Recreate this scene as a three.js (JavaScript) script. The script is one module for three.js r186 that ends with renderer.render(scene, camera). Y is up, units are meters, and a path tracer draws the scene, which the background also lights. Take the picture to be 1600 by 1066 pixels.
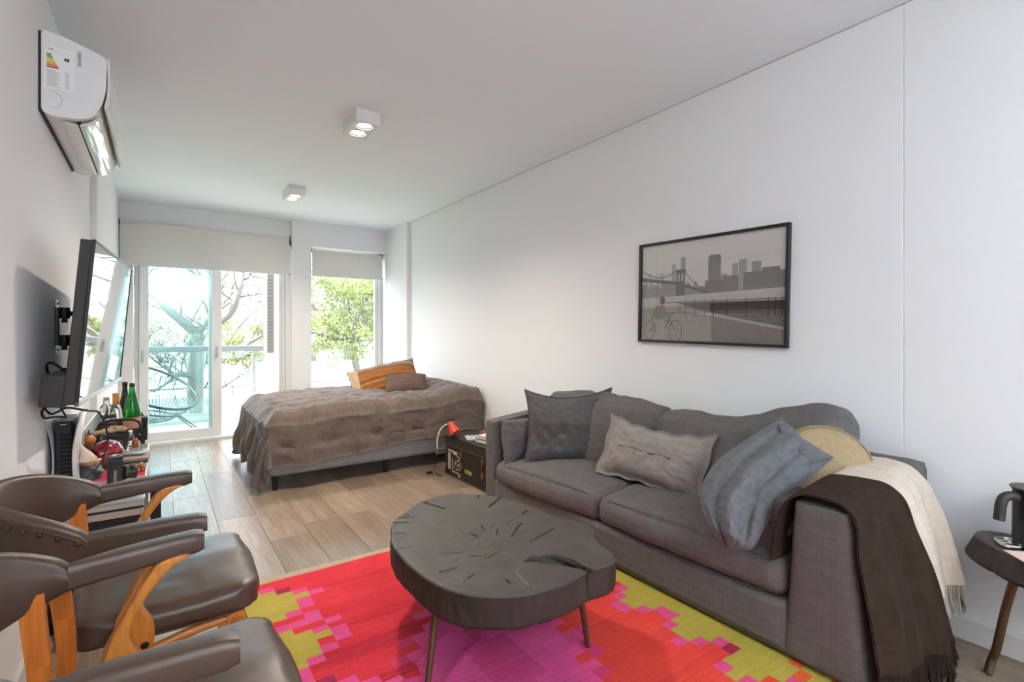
import * as THREE from 'three';
import { RoundedBoxGeometry } from 'three/addons/geometries/RoundedBoxGeometry.js';
import { mergeGeometries, mergeVertices, toCreasedNormals } from 'three/addons/utils/BufferGeometryUtils.js';
import { ImprovedNoise } from 'three/addons/math/ImprovedNoise.js';

// ------------------------------------------------------------------ camera, sky, sun, exposure
const scene = new THREE.Scene();
const FOCAL = 785, YAW = Math.atan(550 / FOCAL);
const camera = new THREE.PerspectiveCamera(2 * Math.atan(533 / FOCAL) * 180 / Math.PI, 1600 / 1066, 0.03, 400);
camera.position.set(0, 1.2, 0);
camera.rotation.set(0, -YAW, 0);
camera.setViewOffset(1600, 1066, 0, 12, 1600, 1066);
const renderer = new THREE.WebGLRenderer({ antialias: true });
renderer.toneMapping = THREE.LinearToneMapping;
renderer.toneMappingExposure = 2.6;
renderer.shadowMap.enabled = true;
renderer.shadowMap.type = THREE.PCFSoftShadowMap;
scene.background = new THREE.Color().setRGB(2.5, 2.85, 3.35);
const sun = new THREE.DirectionalLight(new THREE.Color(1, 0.95, 0.86), 9);
sun.position.set(-16, 20, -15); sun.target.position.set(4, 0, -16);
sun.castShadow = true; sun.shadow.mapSize.set(2048, 2048); sun.shadow.bias = -0.0005;
Object.assign(sun.shadow.camera, { left: -30, right: 30, top: 30, bottom: -30, near: 1, far: 80 });
scene.add(sun, sun.target);
const LAMP_COLOR = new THREE.Color(1, 0.87, 0.73), LAMP_CD = 3.5, UPLIGHT_COLOR = new THREE.Color(0.97, 0.98, 1), UPLIGHT_CD = 11;      // every halogen spot of the ceiling fixtures

// ------------------------------------------------------------------ helpers
const PI = Math.PI, V = (x, y, z) => new THREE.Vector3(x, y, z);
function rng(seed) { let s = seed >>> 0; return () => { s = (s + 0x6d2b79f5) >>> 0; let t = Math.imul(s ^ (s >>> 15), 1 | s); t = (t + Math.imul(t ^ (t >>> 7), 61 | t)) ^ t; return ((t ^ (t >>> 14)) >>> 0) / 4294967296; }; }
const PN = new ImprovedNoise();
const noise = (x, y, z = 0) => PN.noise(x + 31.7, y + 17.3, z + 5.1);
const fbm = (x, y, z = 0, o = 4) => { let s = 0, a = 0.5, f = 1; for (let i = 0; i < o; i++) { s += a * noise(x * f, y * f, z * f + i * 9.1); a *= 0.5; f *= 2.03; } return s; };
const ridge = (x, y, z = 0) => 1 - Math.abs(noise(x, y, z)) * 2;
const clamp = (x, a = 0, b = 1) => Math.min(b, Math.max(a, x));
const sstep = (a, b, x) => { const t = clamp((x - a) / (b - a)); return t * t * (3 - 2 * t); };
const lerp = (a, b, t) => a + (b - a) * t;
const hash = (i, j = 0) => { const s = Math.sin(i * 127.1 + j * 311.7) * 43758.5453; return s - Math.floor(s); };

const used = new Map();
function numbered(name) { const n = used.get(name) || 0; used.set(name, n + 1); return n ? `${name}_${String(n).padStart(3, '0')}` : name; }
function shade(o) { o.traverse((c) => { if (c.isMesh) { c.castShadow = true; c.receiveShadow = true; } }); return o; }
function part(name, geo, mat, parent, label) {
  const m = new THREE.Mesh(Array.isArray(geo) ? merge(geo) : geo, mat); m.name = name;
  m.castShadow = m.receiveShadow = true; parent.add(m);
  if (label) m.userData.label = label;
  return m;
}
function thing(name, label, category, pos = [0, 0, 0], turn = 0, group) {
  const o = new THREE.Group(); o.name = numbered(name); o.position.set(...pos); o.rotation.y = turn;
  o.userData = { label, category }; if (group) o.userData.group = group; scene.add(o); return o;
}
function solo(name, label, category, geo, mat, pos = [0, 0, 0], group) {
  const m = new THREE.Mesh(Array.isArray(geo) ? merge(geo) : geo, mat); m.name = numbered(name); m.position.set(...pos);
  m.castShadow = m.receiveShadow = true; m.userData = { label, category }; if (group) m.userData.group = group; scene.add(m); return m;
}
function struct(name, geo, mat, label) {
  const m = geo ? new THREE.Mesh(Array.isArray(geo) ? merge(geo) : geo, mat) : new THREE.Group();
  m.name = name; m.userData.kind = 'structure'; if (label) m.userData.label = label;
  if (geo) m.castShadow = m.receiveShadow = true; scene.add(m); return m;
}
function clean(g) { g = g.index ? g.toNonIndexed() : g; for (const k of Object.keys(g.attributes)) if (!['position', 'normal', 'uv'].includes(k)) g.deleteAttribute(k); if (!g.attributes.uv) g.setAttribute('uv', new THREE.BufferAttribute(new Float32Array(g.attributes.position.count * 2), 2)); return g; }
function merge(list) { return mergeGeometries(list.map(clean)); }
function put(g, x = 0, y = 0, z = 0, rx = 0, ry = 0, rz = 0) { g.applyMatrix4(new THREE.Matrix4().makeRotationFromEuler(new THREE.Euler(rx, ry, rz))); g.translate(x, y, z); return g; }
function boxUV(g, ox = 0, oy = 0) {             // uv in metres from the face's main direction
  g = g.index ? g.toNonIndexed() : g; const p = g.attributes.position, n = g.attributes.normal, uv = new Float32Array(p.count * 2);
  for (let i = 0; i < p.count; i += 3) {
    let a = 0, b = 0, c = 0; for (let k = 0; k < 3; k++) { a += n.getX(i + k); b += n.getY(i + k); c += n.getZ(i + k); }
    a = Math.abs(a); b = Math.abs(b); c = Math.abs(c);
    for (let k = 0; k < 3; k++) { const j = i + k, x = p.getX(j), y = p.getY(j), z = p.getZ(j); const q = b >= a && b >= c ? [x, z] : a >= c ? [z, y] : [x, y]; uv[j * 2] = q[0] + ox; uv[j * 2 + 1] = q[1] + oy; }
  }
  g.setAttribute('uv', new THREE.BufferAttribute(uv, 2)); return g;
}
const box = (w, h, d, x = 0, y = 0, z = 0) => boxUV(put(new THREE.BoxGeometry(w, h, d), x, y, z));
const span = (x0, x1, y0, y1, z0, z1) => box(x1 - x0, y1 - y0, z1 - z0, (x0 + x1) / 2, (y0 + y1) / 2, (z0 + z1) / 2);
const rbox = (w, h, d, r, x = 0, y = 0, z = 0, seg = 2) => boxUV(put(new RoundedBoxGeometry(w, h, d, seg, Math.min(r, w / 2.01, h / 2.01, d / 2.01)), x, y, z));
const rspan = (x0, x1, y0, y1, z0, z1, r, seg) => rbox(x1 - x0, y1 - y0, z1 - z0, r, (x0 + x1) / 2, (y0 + y1) / 2, (z0 + z1) / 2, seg);
function tube(pts, r, seg = 24, rad = 8, closed = false) { return new THREE.TubeGeometry(new THREE.CatmullRomCurve3(pts.map((p) => V(...p)), closed, 'centripetal'), seg, r, rad, closed); }
const cyl = (r0, r1, h, x = 0, y = 0, z = 0, n = 20) => put(new THREE.CylinderGeometry(r1, r0, h, n), x, y, z);
function rod(a, b, r0, r1 = r0, n = 10) {       // tapered rod from a to b
  const A = V(...a), B = V(...b), d = B.clone().sub(A), g = new THREE.CylinderGeometry(r1, r0, d.length(), n);
  g.applyQuaternion(new THREE.Quaternion().setFromUnitVectors(V(0, 1, 0), d.clone().normalize())); const m = A.add(B).multiplyScalar(0.5); g.translate(m.x, m.y, m.z); return g;
}
const lathe = (pts, n = 28) => new THREE.LatheGeometry(pts.map((p) => new THREE.Vector2(p[0], p[1])), n);
function poly(pts) { const s = new THREE.Shape(); pts.forEach((p, i) => (i ? s.lineTo(p[0], p[1]) : s.moveTo(p[0], p[1]))); s.closePath(); return s; }
function spline(pts, n = 6, closed = true) { return new THREE.CatmullRomCurve3(pts.map((p) => V(p[0], p[1], 0)), closed, 'centripetal').getPoints(pts.length * n).map((p) => [p.x, p.y]); }
function extrude(shape, depth, bevel = 0.002, seg = 2) { const g = new THREE.ExtrudeGeometry(shape, { depth: depth - 2 * bevel, bevelEnabled: bevel > 0, bevelThickness: bevel, bevelSize: bevel, bevelOffset: -bevel, bevelSegments: seg, curveSegments: 12 }); g.translate(0, 0, bevel); return g; }
function warp(g, f) { const p = g.attributes.position; for (let i = 0; i < p.count; i++) { const q = f(p.getX(i), p.getY(i), p.getZ(i), i); p.setXYZ(i, q[0], q[1], q[2]); } g.computeVertexNormals(); return g; }
// sections: rings of [x,y,z] with equal counts; caps close the ends
function loft(rings, closedRing = true, caps = true, crease = 0) {
  const n = rings[0].length, pos = [], idx = [], uv = []; let L = 0;
  rings.forEach((r, i) => {
    if (i) L += Math.hypot(r[0][0] - rings[i - 1][0][0], r[0][1] - rings[i - 1][0][1], r[0][2] - rings[i - 1][0][2]);
    let c = 0; r.forEach((p, j) => { if (j) c += Math.hypot(p[0] - r[j - 1][0], p[1] - r[j - 1][1], p[2] - r[j - 1][2]); pos.push(...p); uv.push(c, L); });
  });
  const m = closedRing ? n : n - 1;
  for (let i = 0; i < rings.length - 1; i++) for (let j = 0; j < m; j++) { const a = i * n + j, b = i * n + (j + 1) % n, c = a + n, d = b + n; idx.push(a, b, c, b, d, c); }
  if (caps && closedRing) for (const [i, flip] of [[0, true], [rings.length - 1, false]]) {
    const c = pos.length / 3, r = rings[i], m0 = r.reduce((s, p) => [s[0] + p[0] / n, s[1] + p[1] / n, s[2] + p[2] / n], [0, 0, 0]);
    pos.push(...m0); uv.push(0, 0); r.forEach((p) => { pos.push(...p); uv.push(0.01, 0.01); });
    for (let j = 0; j < n; j++) { const a = c + 1 + j, b = c + 1 + (j + 1) % n; flip ? idx.push(c, b, a) : idx.push(c, a, b); }
  }
  const g = new THREE.BufferGeometry(); g.setAttribute('position', new THREE.Float32BufferAttribute(pos, 3)); g.setAttribute('uv', new THREE.Float32BufferAttribute(uv, 2)); g.setIndex(idx); g.computeVertexNormals();
  return crease ? toCreasedNormals(g, crease) : g;
}
// a cloth: P(u,v) with u,v in 0..1, given thickness, uv in metres
function sheet(nu, nv, P, t, su, sv) {
  const pos = [], nor = [], uv = [], idx = [], pts = [];
  for (let i = 0; i <= nu; i++) { pts.push([]); for (let j = 0; j <= nv; j++) pts[i].push(V(...P(i / nu, j / nv))); }
  const N = (i, j) => { const a = pts[Math.min(nu, i + 1)][j].clone().sub(pts[Math.max(0, i - 1)][j]), b = pts[i][Math.min(nv, j + 1)].clone().sub(pts[i][Math.max(0, j - 1)]); return b.cross(a).normalize(); };
  for (const s of [1, -1]) for (let i = 0; i <= nu; i++) for (let j = 0; j <= nv; j++) { const n = N(i, j), p = pts[i][j].clone().addScaledVector(n, s * t / 2); pos.push(p.x, p.y, p.z); uv.push(i / nu * su, j / nv * sv); }
  const W = nv + 1, M = (nu + 1) * W;
  for (let i = 0; i < nu; i++) for (let j = 0; j < nv; j++) { const a = i * W + j, b = a + 1, c = a + W, d = c + 1; idx.push(a, b, c, b, d, c, M + a, M + c, M + b, M + b, M + c, M + d); }
  const rim = (a, b) => idx.push(a, M + a, b, b, M + a, M + b);
  for (let i = 0; i < nu; i++) { rim(i * W, (i + 1) * W); rim((i + 1) * W + nv, i * W + nv); }
  for (let j = 0; j < nv; j++) { rim(j + 1, j); rim(nu * W + j, nu * W + j + 1); }
  const g = new THREE.BufferGeometry(); g.setAttribute('position', new THREE.Float32BufferAttribute(pos, 3)); g.setAttribute('uv', new THREE.Float32BufferAttribute(uv, 2)); g.setIndex(idx); g.computeVertexNormals(); return g;
}
// a stuffed cushion in the xy plane, thickness along z
function pillow(w, h, t, o = {}) {
  const { n = 44, pinch = 0.07, power = 0.5, wr = 0.012, seed = 1, flange = 0, bend } = o, pos = [], uv = [], idx = [];
  const at = (i, j, s) => {
    const u = i / n * 2 - 1, v = j / n * 2 - 1, f = flange / Math.min(w, h) * 2, iu = clamp(Math.abs(u) / (1 - f)), iv = clamp(Math.abs(v) / (1 - f));
    let x = w / 2 * u * (1 - pinch * (1 - v * v) * u * u), y = h / 2 * v * (1 - pinch * (1 - u * u) * v * v);
    const body = Math.pow(Math.max(0, (1 - iu * iu) * (1 - iv * iv)), power);
    const c = Math.pow(Math.abs(u * v), 0.7);
    let z = s * (t / 2 * body + (body > 0 ? 0.0015 : 0.0008));
    const k = Math.min(1, body * 1.6), ang = Math.atan2(v, u), q = fbm(x * 5 + seed * 3.1, y * 5 - seed, s * 0.7 + seed), q2 = ridge(x * 4.5 + q * 2.2 + seed, y * 4.5 + seed * 2, s * 2.3);
    z += k * wr * (q * 1.6 + (q2 - 0.5) * 0.9 + 0.45 * c * Math.sin(ang * 23 + seed + 14 * q));
    let p = [x, y, z]; if (bend) p = bend(p, u, v, s); return p;
  };
  for (const s of [1, -1]) for (let i = 0; i <= n; i++) for (let j = 0; j <= n; j++) { const p = at(i, j, s); pos.push(...p); uv.push(i / n * w, j / n * h); }
  const W = n + 1, M = W * W;
  for (let i = 0; i < n; i++) for (let j = 0; j < n; j++) { const a = i * W + j, b = a + 1, c = a + W, d = c + 1; idx.push(a, c, b, b, c, d, M + a, M + b, M + c, M + b, M + d, M + c); }
  const rim = (a, b) => idx.push(a, b, M + a, b, M + b, M + a);
  for (let i = 0; i < n; i++) { rim((i + 1) * W, i * W); rim(i * W + n, (i + 1) * W + n); }
  for (let j = 0; j < n; j++) { rim(j, j + 1); rim(n * W + j + 1, n * W + j); }
  const g = new THREE.BufferGeometry(); g.setAttribute('position', new THREE.Float32BufferAttribute(pos, 3)); g.setAttribute('uv', new THREE.Float32BufferAttribute(uv, 2)); g.setIndex(idx); g.computeVertexNormals();
  g.userData.rim = (off = 0) => { const r = []; for (let i = 0; i < n; i++) r.push(at(i, 0, 0)); for (let j = 0; j < n; j++) r.push(at(n, j, 0)); for (let i = n; i > 0; i--) r.push(at(i, n, 0)); for (let j = n; j > 0; j--) r.push(at(0, j, 0)); return r; };
  return g;
}
// an upholstered block: rounded box with crowned faces and soft wrinkles
function block(w, h, d, o = {}) {
  const { r = 0.03, crown = 0.02, wr = 0.004, seed = 1, nx = 30, ny = 12, nz = 30, shape } = o;
  let g = new THREE.BoxGeometry(w, h, d, nx, ny, nz); g.deleteAttribute('uv'); g.deleteAttribute('normal'); g = mergeVertices(g, 1e-5);
  const a = w / 2 - r, b = h / 2 - r, c = d / 2 - r;
  warp(g, (x, y, z) => {
    const i = V(clamp(x, -a, a), clamp(y, -b, b), clamp(z, -c, c)), q = V(x, y, z).sub(i), u = x / w * 2, v = y / h * 2, s = z / d * 2;
    if (q.lengthSq() > 1e-12) q.normalize().multiplyScalar(r); const p = i.add(q);
    const e = 1 - u * u, f = 1 - v * v, k = 1 - s * s;
    p.y += Math.sign(y) * crown * e * k * sstep(0.5, 1, Math.abs(v)); p.x += Math.sign(x) * crown * 0.6 * f * k * sstep(0.6, 1, Math.abs(u)); p.z += Math.sign(z) * crown * 0.6 * e * f * sstep(0.6, 1, Math.abs(s));
    const nn = fbm(x * 6 + seed, y * 6 + seed * 2.3, z * 6 - seed) * wr * 2; p.y += nn; p.x += nn * 0.6; p.z += nn * 0.6;
    return shape ? shape(p.x, p.y, p.z, u, v, s) : [p.x, p.y, p.z];
  });
  return boxUV(g);
}
function orient(o, pos, normal, up = V(0, 1, 0), roll = 0) {     // local z along normal
  const z = V(...normal).normalize(), x = up.clone().cross(z).normalize(), y = z.clone().cross(x);
  o.quaternion.setFromRotationMatrix(new THREE.Matrix4().makeBasis(x, y, z)); o.rotateZ(roll); o.position.set(...pos); return o;
}

// ------------------------------------------------------------------ textures and materials
function dataTex(w, h, f, srgb = true, rep = [1, 1]) {
  const d = new Uint8Array(w * h * 4);
  for (let y = 0; y < h; y++) for (let x = 0; x < w; x++) { const c = f(x / w, y / h, x, y), o = (y * w + x) * 4; if (typeof c === 'number') d[o] = d[o + 1] = d[o + 2] = clamp(c, 0, 255); else { d[o] = clamp(c[0], 0, 255); d[o + 1] = clamp(c[1], 0, 255); d[o + 2] = clamp(c[2], 0, 255); } d[o + 3] = 255; }
  const t = new THREE.DataTexture(d, w, h, THREE.RGBAFormat); t.wrapS = t.wrapT = THREE.RepeatWrapping; t.magFilter = THREE.LinearFilter; t.minFilter = THREE.LinearMipmapLinearFilter; t.generateMipmaps = true;
  if (srgb) t.colorSpace = THREE.SRGBColorSpace; t.repeat.set(...rep); t.needsUpdate = true; return t;
}
function canvasTex(w, h, draw) { const c = document.createElement('canvas'); c.width = w; c.height = h; draw(c.getContext('2d'), w, h); const t = new THREE.CanvasTexture(c); t.colorSpace = THREE.SRGBColorSpace; t.anisotropy = 8; return t; }
const tn = (u, v, f, s = 0) => {                // tileable fbm
  let r = 0, a = 0.5; for (let o = 0; o < 4; o++) { const x = u * f, y = v * f, X = f; const bx = u, by = v; const n00 = noise(x, y, s + o * 3), n10 = noise(x - X, y, s + o * 3), n01 = noise(x, y - X, s + o * 3), n11 = noise(x - X, y - X, s + o * 3); r += a * lerp(lerp(n00, n10, bx), lerp(n01, n11, bx), by); a *= 0.5; f *= 2; } return r;
};
const std = (color, roughness = 0.6, o = {}) => new THREE.MeshStandardMaterial({ color, roughness, ...o });
const phys = (color, roughness = 0.6, o = {}) => new THREE.MeshPhysicalMaterial({ color, roughness, ...o });
function weave(base, o = {}) {                  // woven cloth: colour map and relief, 0.2 m per repeat
  const { amp = 26, warm = 6, scale = 5, pitch = 64, N = 256, bump = 0.0012, rough = 0.92, sheen = 0.25, slub = 0.5, seed = 1, mottle = 10, spec = 0.35 } = o, c = new THREE.Color(base), b = [c.r, c.g, c.b].map((x) => 255 * (x <= 0.0031308 ? 12.92 * x : 1.055 * Math.pow(x, 1 / 2.4) - 0.055));
  const ht = new Float32Array(N * N);
  const map = dataTex(N, N, (u, v, x, y) => {
    const i = Math.floor(u * pitch), j = Math.floor(v * pitch), over = (i + j) & 1, fu = u * pitch - i, fv = v * pitch - j;
    const th = over ? hash(i, seed) + 0.5 * hash(i, Math.floor(v * 16) + 3) : hash(j, seed + 7) + 0.5 * hash(j, Math.floor(u * 16) + 11);
    const prof = over ? Math.sin(fu * PI) * (0.6 + 0.4 * Math.sin(fv * PI)) : Math.sin(fv * PI) * (0.6 + 0.4 * Math.sin(fu * PI));
    ht[y * N + x] = prof * 170 + 60 * hash(x, y);
    const k = (th - 0.75) * amp * slub + (prof - 0.6) * amp * 0.6 + tn(u, v, 6, seed) * mottle * 2 + (hash(x, y) - 0.5) * amp * 0.4;
    return [b[0] + k + warm * (th - 0.7), b[1] + k, b[2] + k - warm * (th - 0.7)];
  });
  const bm = dataTex(N, N, (u, v, x, y) => ht[y * N + x], false);
  map.repeat.set(scale, scale); bm.repeat.set(scale, scale);
  return new THREE.MeshPhysicalMaterial({ color: 0xffffff, map, bumpMap: bm, bumpScale: bump, roughness: rough, specularIntensity: spec, sheen, sheenRoughness: 0.6, sheenColor: new THREE.Color(base).lerp(new THREE.Color(1, 1, 1), 0.4) });
}
const grainTex = (a, b, o = {}) => { const { fx = 3, fy = 60, seed = 2, knots = 0.6, w = 512, h = 512 } = o; return dataTex(w, h, (u, v, x, y) => { const q = tn(u, v, 3, seed) * knots; const g = tn(u * fx / 3, (v + q * 0.05) , fy / 2, seed + 1), l = 0.5 + 0.5 * Math.sin((v + q * 0.12) * fy * 2 + g * 3), k = clamp(0.5 + g * 0.9 + (l - 0.5) * 0.35 + (hash(x, y) - 0.5) * 0.1); return [lerp(a[0], b[0], k), lerp(a[1], b[1], k), lerp(a[2], b[2], k)]; }); };

const plaster = dataTex(256, 256, (u, v, x, y) => 128 + tn(u, v, 8, 3) * 60 + (hash(x, y) - 0.5) * 30, false, [1.2, 1.2]);
const M = {};
M.wall = std(new THREE.Color().setRGB(0.825, 0.835, 0.84), 0.93, { bumpMap: plaster, bumpScale: 0.0006 });
M.ceiling = std(new THREE.Color().setRGB(0.86, 0.925, 0.965), 0.95, { bumpMap: plaster, bumpScale: 0.0005 });
M.white = std(0xe4e4e2, 0.45); M.plastic = phys(0xeceded, 0.3, { clearcoat: 0.3, clearcoatRoughness: 0.2 });
M.pvc = phys(0xdcdbd9, 0.35, { clearcoat: 0.2 });
M.black = std(0x161616, 0.5); M.satin = std(0x1d1c1c, 0.38); M.gap = std(0x0b0b0b, 0.9);
M.darkmetal = std(0x232323, 0.4, { metalness: 0.7 }); M.chrome = std(0xd5d5d5, 0.18, { metalness: 1 }); M.steel = std(0xa8a8a6, 0.35, { metalness: 0.9 });
M.rubber = std(0x101010, 0.7);
M.glass = phys(0xffffff, 0, { transmission: 1, thickness: 0, ior: 1.5 });
M.tint = phys(new THREE.Color().setRGB(0.86, 0.95, 0.945), 0, { transmission: 1, thickness: 0, ior: 1.5 });

// ------------------------------------------------------------------ the room
const XL = -0.388, XR = 2.585, ZF = -6.65, ZB = 2.3, CH = 2.6;
// floor: slab and laminate planks
const floor = struct('floor', span(XL - 0.2, XR + 0.2, -0.2, -0.011, ZF - 0.22, ZB + 0.2), M.gap);
const boardTex = (seed) => dataTex(512, 512, (u, v, x, y) => {   // u along the board
  const cloud = fbm(u * 2.2 + seed, v * 9, seed, 3), fib = noise(u * 7, v * 120, seed + 3), fine = noise(u * 26, v * 300, seed + 5), cat = Math.sin((v * 16 + cloud * 5 + 0.6 * noise(u * 3, v * 2, seed)) * 4);
  const k = 0.52 + cloud * 0.42 + fib * 0.26 + fine * 0.16 + cat * 0.07; return [lerp(104, 172, k), lerp(88, 153, k), lerp(74, 135, k)];
});
const plankTex = [0, 1, 2].map((s) => boardTex(s * 9 + 3));
const plankBump = dataTex(256, 256, (u, v, x, y) => 128 + noise(u * 8, v * 90, 2) * 80 + (hash(x, y) - 0.5) * 20, false, [1, 3]);
const plankMats = [0, 1, 2, 0, 1].map((k, i) => { const t = plankTex[k].clone(); t.repeat.set(0.5, 1.3); t.needsUpdate = true; const c = [0.82, 1.0, 1.08, 0.92, 1.14][i]; return phys(new THREE.Color(c, c * 0.985, c * 0.97), 0.36, { map: t, bumpMap: plankBump, bumpScale: 0.0004, clearcoat: 0.15, clearcoatRoughness: 0.25 }); });
{
  const W = 0.2215, L = 1.287, r = rng(4), cut = 0.0012;
  const plank = (w, l, seed) => {               // a board with chamfered top edges
    const a = w / 2, b = l / 2, y0 = -0.0105, y1 = -cut, g = loft([[[-a, y0, b], [-a, y1, b], [-a + cut, 0, b - cut], [a - cut, 0, b - cut], [a, y1, b], [a, y0, b]], [[-a, y0, -b], [-a, y1, -b], [-a + cut, 0, -b + cut], [a - cut, 0, -b + cut], [a, y1, -b], [a, y0, -b]]], true, true);
    const f = g.toNonIndexed(); f.computeVertexNormals(); const q = boxUV(f), uv = q.attributes.uv;
    for (let i = 0; i < uv.count; i++) uv.setXY(i, uv.getY(i) + seed * 0.37, uv.getX(i) + seed * 0.61); return q;
  };
  for (let x = 0.297 - W * 4; x < XR - 0.002; x += W) {
    const lo = Math.max(x, XL + 0.002), hi = Math.min(x + W, XR - 0.002); if (hi - lo < 0.02) continue;
    const col = Math.round((x - 0.297) / W); let z = col === 0 ? -3.705 - 3 * L : col === 1 ? -3.176 - 3 * L : -3.4 - 3 * L - r() * L;
    for (; z < ZB; z += L) {
      const a = Math.max(z, ZF - 0.02), b = Math.min(z + L, ZB); if (b - a < 0.03) continue;
      const m = part('plank', plank(hi - lo - 0.0012, b - a - 0.0012, col * 7 + Math.round(z * 3)), plankMats[Math.floor(r() * 5)], floor); m.position.set((lo + hi) / 2, 0, (a + b) / 2);
    }
  }
}
struct('ceiling', span(XL - 0.2, XR + 0.2, CH, CH + 0.2, ZF - 0.22, ZB + 0.2), M.ceiling);
struct('wall_left', span(XL - 0.2, XL, -0.2, CH, ZF - 0.22, ZB + 0.2), M.wall);
struct('wall_left_column', span(XL - 0.01, XL + 0.035, 0, CH, ZF - 0.02, -4.44), M.wall);
struct('wall_right', [span(XR, XR + 0.2, -0.2, CH, ZF - 0.22, -0.797), span(XR + 0.002, XR + 0.2, -0.2, CH, -0.797, -0.79)], M.wall);
struct('wall_right_001', span(XR, XR + 0.2, -0.2, CH, -0.79, ZB + 0.2), M.wall);
struct('wall_right_column', span(XR - 0.045, XR + 0.01, 0, CH, ZF - 0.02, -5.93), M.wall);
// a shadow gap where the right wall meets the ceiling
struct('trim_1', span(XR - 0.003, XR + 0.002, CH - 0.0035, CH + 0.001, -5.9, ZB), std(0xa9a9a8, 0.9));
struct('baseboard_right', rspan(XR - 0.014, XR + 0.001, 0, 0.085, -5.93, ZB, 0.004), std(0xdedbd6, 0.5));
struct('baseboard_left', rspan(XL - 0.001, XL + 0.014, 0, 0.085, -4.44, ZB, 0.004), std(0xdedbd6, 0.5));
// window wall
const DX0 = -0.352, DX1 = 1.332, DT = 2.34, WX0 = 1.56, WX1 = 2.535, WB = 0.42, WT = 2.3;
struct('wall_far', [span(XL - 0.2, DX0, -0.2, CH, ZF - 0.22, ZF), span(DX0, DX1, DT, CH, ZF - 0.22, ZF - 0.05), span(DX1, WX0, -0.2, CH, ZF - 0.22, ZF + 0.02),
  span(WX0, WX1, WT, CH, ZF - 0.22, ZF + 0.02), span(WX0, WX1, -0.2, WB, ZF - 0.22, ZF + 0.02), span(WX1, XR + 0.2, -0.2, CH, ZF - 0.22, ZF + 0.02)], M.wall);
// wall behind the camera with a wide kitchen window
const KX0 = 1.4, KX1 = 2.45, KY0 = 0.35, KY1 = 2.45;
struct('wall_back', [span(XL - 0.2, XR + 0.2, -0.2, KY0, ZB, ZB + 0.2), span(XL - 0.2, XR + 0.2, KY1, CH, ZB, ZB + 0.2), span(XL - 0.2, KX0, KY0, KY1, ZB, ZB + 0.2), span(KX1, XR + 0.2, KY0, KY1, ZB, ZB + 0.2)], M.wall);
{
  const w = struct('window_3'), f = 0.06, m = (KX0 + KX1) / 2; part('window_frame', [span(KX0, KX1, KY0, KY0 + f, ZB + 0.08, ZB + 0.14), span(KX0, KX1, KY1 - f, KY1, ZB + 0.08, ZB + 0.14), ...[KX0, m - f / 2, KX1 - f].map((x) => span(x, x + f, KY0 + f, KY1 - f, ZB + 0.08, ZB + 0.14))], M.pvc, w);
  for (const [x0, x1] of [[KX0 + f, m - f / 2], [m + f / 2, KX1 - f]]) part('pane', span(x0, x1, KY0 + f, KY1 - f, ZB + 0.105, ZB + 0.111), M.glass, w);
}
// sliding balcony door
{
  const d = struct('door_1'), z0 = ZF - 0.10, z1 = ZF - 0.01;
  part('door_frame', [rspan(DX0, -0.232, 0, DT, z0, z1, 0.004), rspan(-0.228, -0.185, 0, DT, z0, z1 - 0.035, 0.004), rspan(DX0, DX1, DT - 0.06, DT, z0, z1, 0.004), rspan(1.19, 1.225, 0, DT, z0, z1 - 0.03, 0.004), rspan(1.228, 1.262, 0, DT, z0, z1 - 0.015, 0.004), rspan(1.265, DX1, 0, DT, z0, z1, 0.004), rspan(DX0, DX1, -0.01, 0.03, z0 - 0.02, z1 + 0.09, 0.004)], M.pvc, d);
  const leaf = (x0, x1, s0, s1, z, gl) => {
    const s = part('sliding_sash', [rspan(x0, x0 + s0, 0.03, DT - 0.06, z - 0.022, z + 0.022, 0.005), rspan(x1 - s1, x1, 0.03, DT - 0.06, z - 0.022, z + 0.022, 0.005), rspan(x0 + s0, x1 - s1, 0.03, 0.125, z - 0.02, z + 0.02, 0.004), rspan(x0 + s0, x1 - s1, DT - 0.15, DT - 0.06, z - 0.02, z + 0.02, 0.004)], M.pvc, d);
    part('pane', span(x0 + s0 - 0.004, x1 - s1 + 0.004, 0.12, DT - 0.145, z - 0.004, z + 0.004), gl, s); return s;
  };
  const a = leaf(-0.182, 0.582, 0.082, 0.096, ZF - 0.03, M.tint), b = leaf(-0.22, 0.50, 0.06, 0.045, ZF - 0.078, M.tint);
  const handle = (x, y, s) => part('door_handle', [rbox(0.018, 0.13, 0.008, 0.003, x, y, ZF - 0.004), tube([[x, y + 0.045, ZF], [x, y + 0.045, ZF + 0.035], [x, y + 0.02, ZF + 0.042], [x, y - 0.06, ZF + 0.042]], 0.0075, 16)], M.steel, s);
  handle(-0.155, 0.95, a); handle(0.535, 0.99, a);
}
// fixed window beside the pier
{
  const w = struct('window_2'), z0 = ZF - 0.17, z1 = ZF - 0.12;
  part('window_frame', [rspan(WX0, WX0 + 0.028, WB, WT, z0, z1, 0.004), rspan(WX1 - 0.062, WX1, WB, WT, z0, z1, 0.004), rspan(WX1 - 0.1, WX1 - 0.055, WB, WT, z0 - 0.015, z1 - 0.015, 0.004), rspan(WX0, WX1, WB, WB + 0.05, z0, z1, 0.004), rspan(WX0, WX1, WT - 0.05, WT, z0, z1, 0.004)], M.pvc, w);
  part('pane', span(WX0 + 0.02, WX1 - 0.06, WB + 0.04, WT - 0.04, z0 + 0.02, z0 + 0.026), M.glass, w);
  part('window_sill', rspan(WX0, WX1, WB - 0.005, WB + 0.015, z1, ZF + 0.03, 0.004), M.pvc, w);
}
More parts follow.
